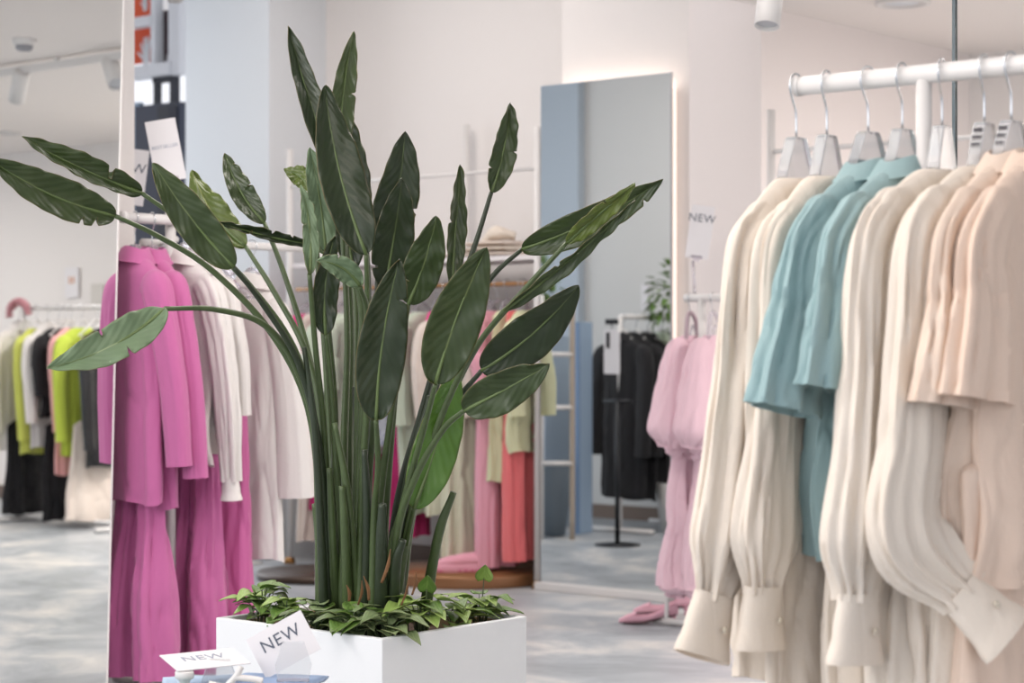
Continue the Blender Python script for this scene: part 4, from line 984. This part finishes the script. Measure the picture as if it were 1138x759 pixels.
# black clothes rack
Yb = 12.2
a = m2(689, 352, Yb); bz = a.z
rk = thing('clothes_rack', 'white rail rack with black clothes reflected in the dressing mirror', 'clothes rack', (a.x, a.y, 0)); o = rk.location
end = a-V*.0
MB().tube([a, a-V*.66], .016, 16).build('rail', WHITE_METAL, rk, o)
for q in (a, a-V*.64):
    MB().tube([q, (q.x, q.y, .03)], .015, 16).build('post', WHITE_METAL, rk, o)
    MB().tube([Vector((q.x, q.y, .02))-U*.25, Vector((q.x, q.y, .02))+U*.25], .015, 12).build('foot', WHITE_METAL, rk, o)
rr_ = ROT_U+.2
for k, (dv, lab, mat, L, sh) in enumerate(((.03, 'black wool coat nearest the white tag in the dressing mirror', BLACK, .96, .19), (.16, 'black jacket in the middle of the reflected black clothes', BLACK, .98, .18), (.28, 'black shirt behind the black jacket in the reflection', BLACK, .9, .18), (.42, 'pale green grey blouse among the reflected black clothes', MINT, .5, .17), (.55, 'black cardigan at the right of the reflected rack', BLACK, .92, .18))):
    q = a-V*dv; top('coat' if 'coat' in lab else 'top', lab, 'coat' if 'coat' in lab else 'jacket' if 'jacket' in lab else 'top', q, rr_, 90+k, mat, L, sh, sh, .66, .01, nf=5)
    hanger('white hanger of the '+' '.join(lab.split()[:3])+' in the dressing mirror', q, rr_, 'white', 'white hangers on the reflected black clothes rack', False, .14)
# price stand
s0 = m2(686, 604, 11.45); s0.z = 0
st = thing('sign_stand', 'black pole stand with round base and white tag in the dressing mirror', 'sign stand', s0)
MB().lathe([(0, 0), (.13, 0), (.13, .008), (.02, .016), (0, .016)], (0, 0, 0), 36).build('base_plate', plain('black steel', (28, 30, 34), .35, .3), st)
ph = HC+(HOR-446)/F*11.45
MB().tube([(0, 0, .01), (0, 0, ph)], .014, 16).build('pole', plain('black steel', (28, 30, 34), .35, .3), st)
MB().tube([U*-.1+Z*ph, U*.1+Z*ph], .01, 12).build('cross_bar', plain('black steel', (28, 30, 34), .35, .3), st)
q0 = m2(680, 390, 11.45)
wt = thing('hanging_tag', 'white notched tag card with a black slot in the dressing mirror', 'tag', q0)
poly = [(-.055, -.125), (-.045, -.13), (.045, -.13), (.055, -.125), (.055, .115), (.045, .125), (-.03, .125), (-.055, .1)]
MB().prism(poly, -.003, .003, (0, 0, 0), (U, V, Z)).build('tag_card', CARD, wt, smooth=False)
MB().box(-U*.0+V*.004+Z*.06+U*.025, (.024, .004, .09), UVZ).build('slot', plain('black felt', (26, 26, 30), .8), wt, smooth=False)
MB().tube([U*.0+Z*.12, U*.0+Z*.16], .003, 8).box(U*.0+Z*.165, (.08, .02, .03), UVZ).build('black_clip', plain('black felt', (26, 26, 30), .8), wt, smooth=False)
# ladder shelf, blue board, bin
b0 = m2(618, 600, 11.8); b0.z = 0
ld = thing('ladder_shelf', 'white ladder shelf with tan side rail in the dressing mirror', 'ladder shelf', b0)
hx = lambda x: (m2(x, 600, 11.8)-m2(618, 600, 11.8))
za = lambda y: HC+(HOR-y)/F*11.8
tan = plain('tan wood', (176, 162, 146), .6)
e1 = hx(636); e0 = hx(601)
MB().tube([(e1.x, e1.y, 0), (e1.x-.0, e1.y, za(450)), (e1.x, e1.y, za(328))], .020, 12, 14, True, None, .016).build('side_rail', tan, ld)
MB().tube([(e0.x, e0.y, 0), (e0.x, e0.y, za(328))], .018, 12).build('side_rail', WHITE_METAL, ld)
for y in (394, 453, 515):
    c0 = Vector((e0.x, e0.y, za(y))); c1 = Vector((e1.x, e1.y, za(y)))
    MB().tube([c0, c1], .022, 12, None, True, None, .014).build('rung', WHITE_METAL, ld)
cv = m2(615, 560, 12.0); cv.z = 0
bn = thing('waste_bin', 'grey tapered bin behind the ladder shelf in the dressing mirror', 'bin', cv)
MB().lathe([(0, .01), (.07, .01), (.115, za(540)), (.125, za(514)-.02), (.12, za(514)), (0, za(514)+.005)], (0, 0, 0), 36).build('bin_body', plain('blue grey plastic', (104, 116, 126), .45), bn)
cv = m2(649, 600, 12.2); cv.z = 0
bb = thing('blue_board', 'tall pale blue board leaning by the wall in the dressing mirror', 'board', cv)
MB().box(Z*(za(357)/2), (.13, .03, za(357)), (V, U, Z)).build('board_panel', plain('pale blue board', (150, 170, 192), .55, 0, .05, 60), bb, smooth=False, bevel=.004)
MB().box(Z*(za(357)/2)+V*.068, (.012, .034, za(357)), (V, U, Z)).build('edge_strip', plain('edge blue', (110, 136, 168), .5), bb, smooth=False)
cv = m2(620, 600, 12.6); cv.z = 0
b2 = thing('blue_board', 'wide pale blue board behind the ladder shelf in the dressing mirror', 'board', cv)
MB().box(Z*(za(372)/2), (.30, .03, za(372)), (V, U, Z)).build('board_panel', plain('light blue board', (172, 188, 204), .55, 0, .05, 60), b2, smooth=False, bevel=.004)
# shrubs
def shrub(label, p, h, r_, n, seed):
    r = random.Random(seed); t = thing('potted_shrub', label, 'plant', (p.x, p.y, 0))
    MB().lathe([(0, .0), (.12, 0), (.15, .3), (.14, .3), (.13, .27), (0, .27)], (0, 0, 0), 28).build('pot', plain('white pot', (224, 224, 222), .5), t)
    MB().tube([(0, 0, .25), (.01, 0, h*.6), (0, 0, h)], [.014, .006], 8, 12).build('trunk', plain('brown trunk', (96, 76, 56), .8), t)
    mb = MB()
    for i in range(n):
        d = Vector((r.gauss(0, 1), r.gauss(0, 1), r.gauss(0, 1))).normalized()*r_*r.random()**.4; d.z *= 1.3
        heart(mb, Vector((0, 0, h))+d, d+Vector((0, 0, -.02)), Z if abs(d.normalized().z) < .9 else Vector((0, 1, 0)), r.uniform(.04, .07), i)
    mb.build('foliage', PO[0], t, solid=.0005)
shrub('leafy potted shrub at the left edge of the dressing mirror', m2(592, 320, 12.6), HC+(HOR-318)/F*12.6, .19, 120, 3)
shrub('leafy potted shrub at the right edge of the dressing mirror', m2(756, 325, 12.3), HC+(HOR-328)/F*12.3, .2, 150, 4)
nt_ = m2(720, 330, 13.1)
nn = thing('wall_notice', 'small white notice on the wall reflected in the dressing mirror', 'notice', W(nt_.dot(U), 3.955, nt_.z)); MB().box((0, 0, 0), (.055, .003, .17), UVZ).build('sheet', CARD, nn, smooth=False)

# =================================================== low table in front with blue clothes, hangers and cards
TB = Vector((-.62, 3.78, 0))
tb = thing('display_table', 'low white display table with folded blue clothes at the bottom edge', 'table', TB)
MB().box((0, 0, .439), (.62, .34, .02)).build('table_top', WHITE_METAL, tb, smooth=False, bevel=.004)
for i, j in ((-1, -1), (1, -1), (-1, 1), (1, 1)): MB().box((i*.28, j*.14, .2145), (.03, .03, .429)).build('leg', WHITE_METAL, tb, smooth=False)
def fold(label, cx, cy, z, w, d, mat, rot=0, n=1, h=.016):
    t = thing('folded_garment', label, 'folded clothes', (cx, cy, z), rot)
    for k in range(n):
        MB().tube([(-w/2, 0, h*(k+.5)), (0, 0, h*(k+.5)+.001), (w/2, 0, h*(k+.5))], h*.52, 26, 22, True, folder(k+int(w*100), 3, .0025), d/2, (0, 1, 0)).build('folded_layer', mat, t)
    return t
DEN = fabric('pale denim', (140, 162, 196), .85, 0, .1, .5, .1); NAV = fabric('navy cotton', (44, 54, 92), .85, 0); TEA = fabric('deep teal cotton', (44, 112, 116), .85, 0); LBL = fabric('light blue cotton', (176, 198, 222), .85, .05)
zt_ = .45
fold('deep teal folded garment sticking out at the left of the low table', -.66, 3.77, zt_, .28, .24, TEA, .12, 1, .030)
fold('navy folded garment in the middle of the low table', -.52, 3.84, zt_+.0, .26, .2, NAV, -.1, 1, .024)
fold('light blue folded garment on top of the stack', -.54, 3.83, zt_+.026, .24, .18, LBL, .15, 1, .014)
fold('pale denim folded garment at the right under the tilted NEW card', -.45, 3.84, zt_+.026, .16, .18, DEN, -.2, 1, .016)
# flat card
c = at(228, 733, 3.80); card('sign_card', 'white NEW card lying nearly flat on the blue clothes', c, (.85, .5, .02), (-.5, .83, .17), .145, .095, 'NEW', .036, None, True, (0, .01), holder=False)
c = at(315, 716, 3.86); card('sign_card', 'tilted white NEW card in front of the white planter', c, (.86, .05, .47), (-.47, .15, .86), .118, .084, 'NEW', .034, None, False, (0, .012), holder=False)
# acrylic card holders
for lab, x, y in (('clear acrylic card clip under the tilted NEW card', 326, 738), ('clear acrylic card clip under the flat NEW card', 244, 757)):
    t = thing('card_holder', lab, 'card holder', at(x, y, 3.80))
    MB().prism([(-.026, -.05), (.026, -.05), (.034, 0), (.02, .042), (-.02, .042), (-.034, 0)], -.002, .002, (0, 0, 0)).build('clip_plate', CLEAR, t, smooth=False, bevel=.001)
    MB().tube([(-.03, -.003, -.03), (0, -.004, -.028), (.03, -.003, -.03)], .003, 10, 12).build('clip_spring', CLEARP, t)
# white plastic hanger knobs and an untidy white hook
t = thing('hanger_end', 'white plastic hanger end at the bottom edge left of the flat card', 'hanger', at(205, 754, 3.74))
MB().lathe([(0, .014), (.016, .014), (.0175, .012), (.0175, .002), (.016, 0), (.010, -.004), (.010, -.045)], (0, 0, 0), 24).build('knob', WHITE_METAL, t)
MB().tube([(-.04, 0, -.03), (0, 0, -.022), (.05, 0, -.034)], .006, 10, 12).build('arm', WHITE_METAL, t)
t = thing('hanger_end', 'white forked plastic hanger end at the bottom edge below the tilted card', 'hanger', at(268, 752, 3.74))
MB().tube([(-.03, 0, -.02), (-.01, 0, .0), (.0, 0, .018)], .006, 10, 14).tube([(-.012, 0, -.001), (.02, 0, -.004), (.04, 0, -.008)], .006, 10, 14).tube([(-.06, 0, -.012), (-.03, 0, -.018), (.02, 0, -.022)], .005, 10, 14).build('fork', WHITE_METAL, t)
# ------------------------------------------------------------------ light and camera
def area(name, loc, size, energy, col, target=None, sy=None, spread=PI):
    l = bpy.data.lights.new(name, 'AREA'); l.shape = 'RECTANGLE' if sy else 'SQUARE'; l.size = size
    if sy: l.size_y = sy
    l.energy = energy; l.color = col; l.spread = spread
    o = bpy.data.objects.new(name, l); COL.objects.link(o); o.location = loc
    d = (Vector(target)-Vector(loc)) if target else Vector((0, 0, -1))
    o.rotation_euler = d.to_track_quat('-Z', 'Y').to_euler(); return o
warm = (1, .93, .88); cool = (.84, .92, 1)
area('added_ceiling_fill', W(6.6, 5.6, 3.25), 1.6, 34, warm, None, 1.2)  # area light without a fitting, added under the high ceiling
area('added_ceiling_fill', W(3.5, 4.0, 2.5), 1.2, 30, warm, None, .9)  # added fill near the planter, clear of the left mirror's view
area('added_ceiling_fill', W(2.2, 1.9, 2.5), 1.0, 17, (1, .9, .82), None, 1.0)  # added warm fill for the foreground clothes
area('added_ceiling_fill', W(1.75, 7.8, 2.5), 2.2, 120, warm, None, .8)  # unseen light added to brighten the right recess
area('added_ceiling_fill', W(6.8, 6.7, 3.4), 1.6, 7, warm, W(6.8, 7.4, 0), .4)  # added to lift the shaded pastel clothes in the alcove
area('added_ceiling_fill', W(-2.3, 7.0, 2.5), 2.0, 44, warm, None, .8)  # added wash on the far wall that the left mirror shows
area('added_ceiling_fill', W(4.0, 1.4, 2.5), 1.2, 34, (1, .95, .9), W(1.5, 2.7, .9), .8)  # unseen light added from the left front, aimed at the cream rack
area('window_daylight', W(9.8, 6.6, 1.9), 2.2, 34, cool, W(6.5, 6.6, 1.0), 2.4)
area('added_front_fill', W(3.6, -1.8, 2.4), 3.0, 60, (1, .97, .95), W(3.5, 5, 1.0), 2.0)  # soft fill added out of view on the camera side
w = bpy.data.worlds.new('daylit street'); bpy.context.scene.world = w; w.use_nodes = True
b = w.node_tree.nodes['Background']; b.inputs[0].default_value = (.93, .94, 1, 1); b.inputs[1].default_value = 1.1
cd = bpy.data.cameras.new('camera'); cam = bpy.data.objects.new('camera', cd); COL.objects.link(cam)
cam.location = (0, 0, HC); cam.rotation_euler = (PI/2, 0, 0)
cd.sensor_width = 36; cd.lens = F/1138*36; cd.shift_y = (HOR-379.5)/1138; cd.clip_start = .05
cd.dof.use_dof = True; cd.dof.focus_distance = 4.5; cd.dof.aperture_fstop = 4.5
sc_ = bpy.context.scene; sc_.camera = cam
sc_.view_settings.view_transform = 'Standard'; sc_.view_settings.look = 'None'; sc_.view_settings.exposure = .17; sc_.view_settings.gamma = 1
sc_.view_settings.use_curve_mapping = False
bpy.context.view_layer.update()
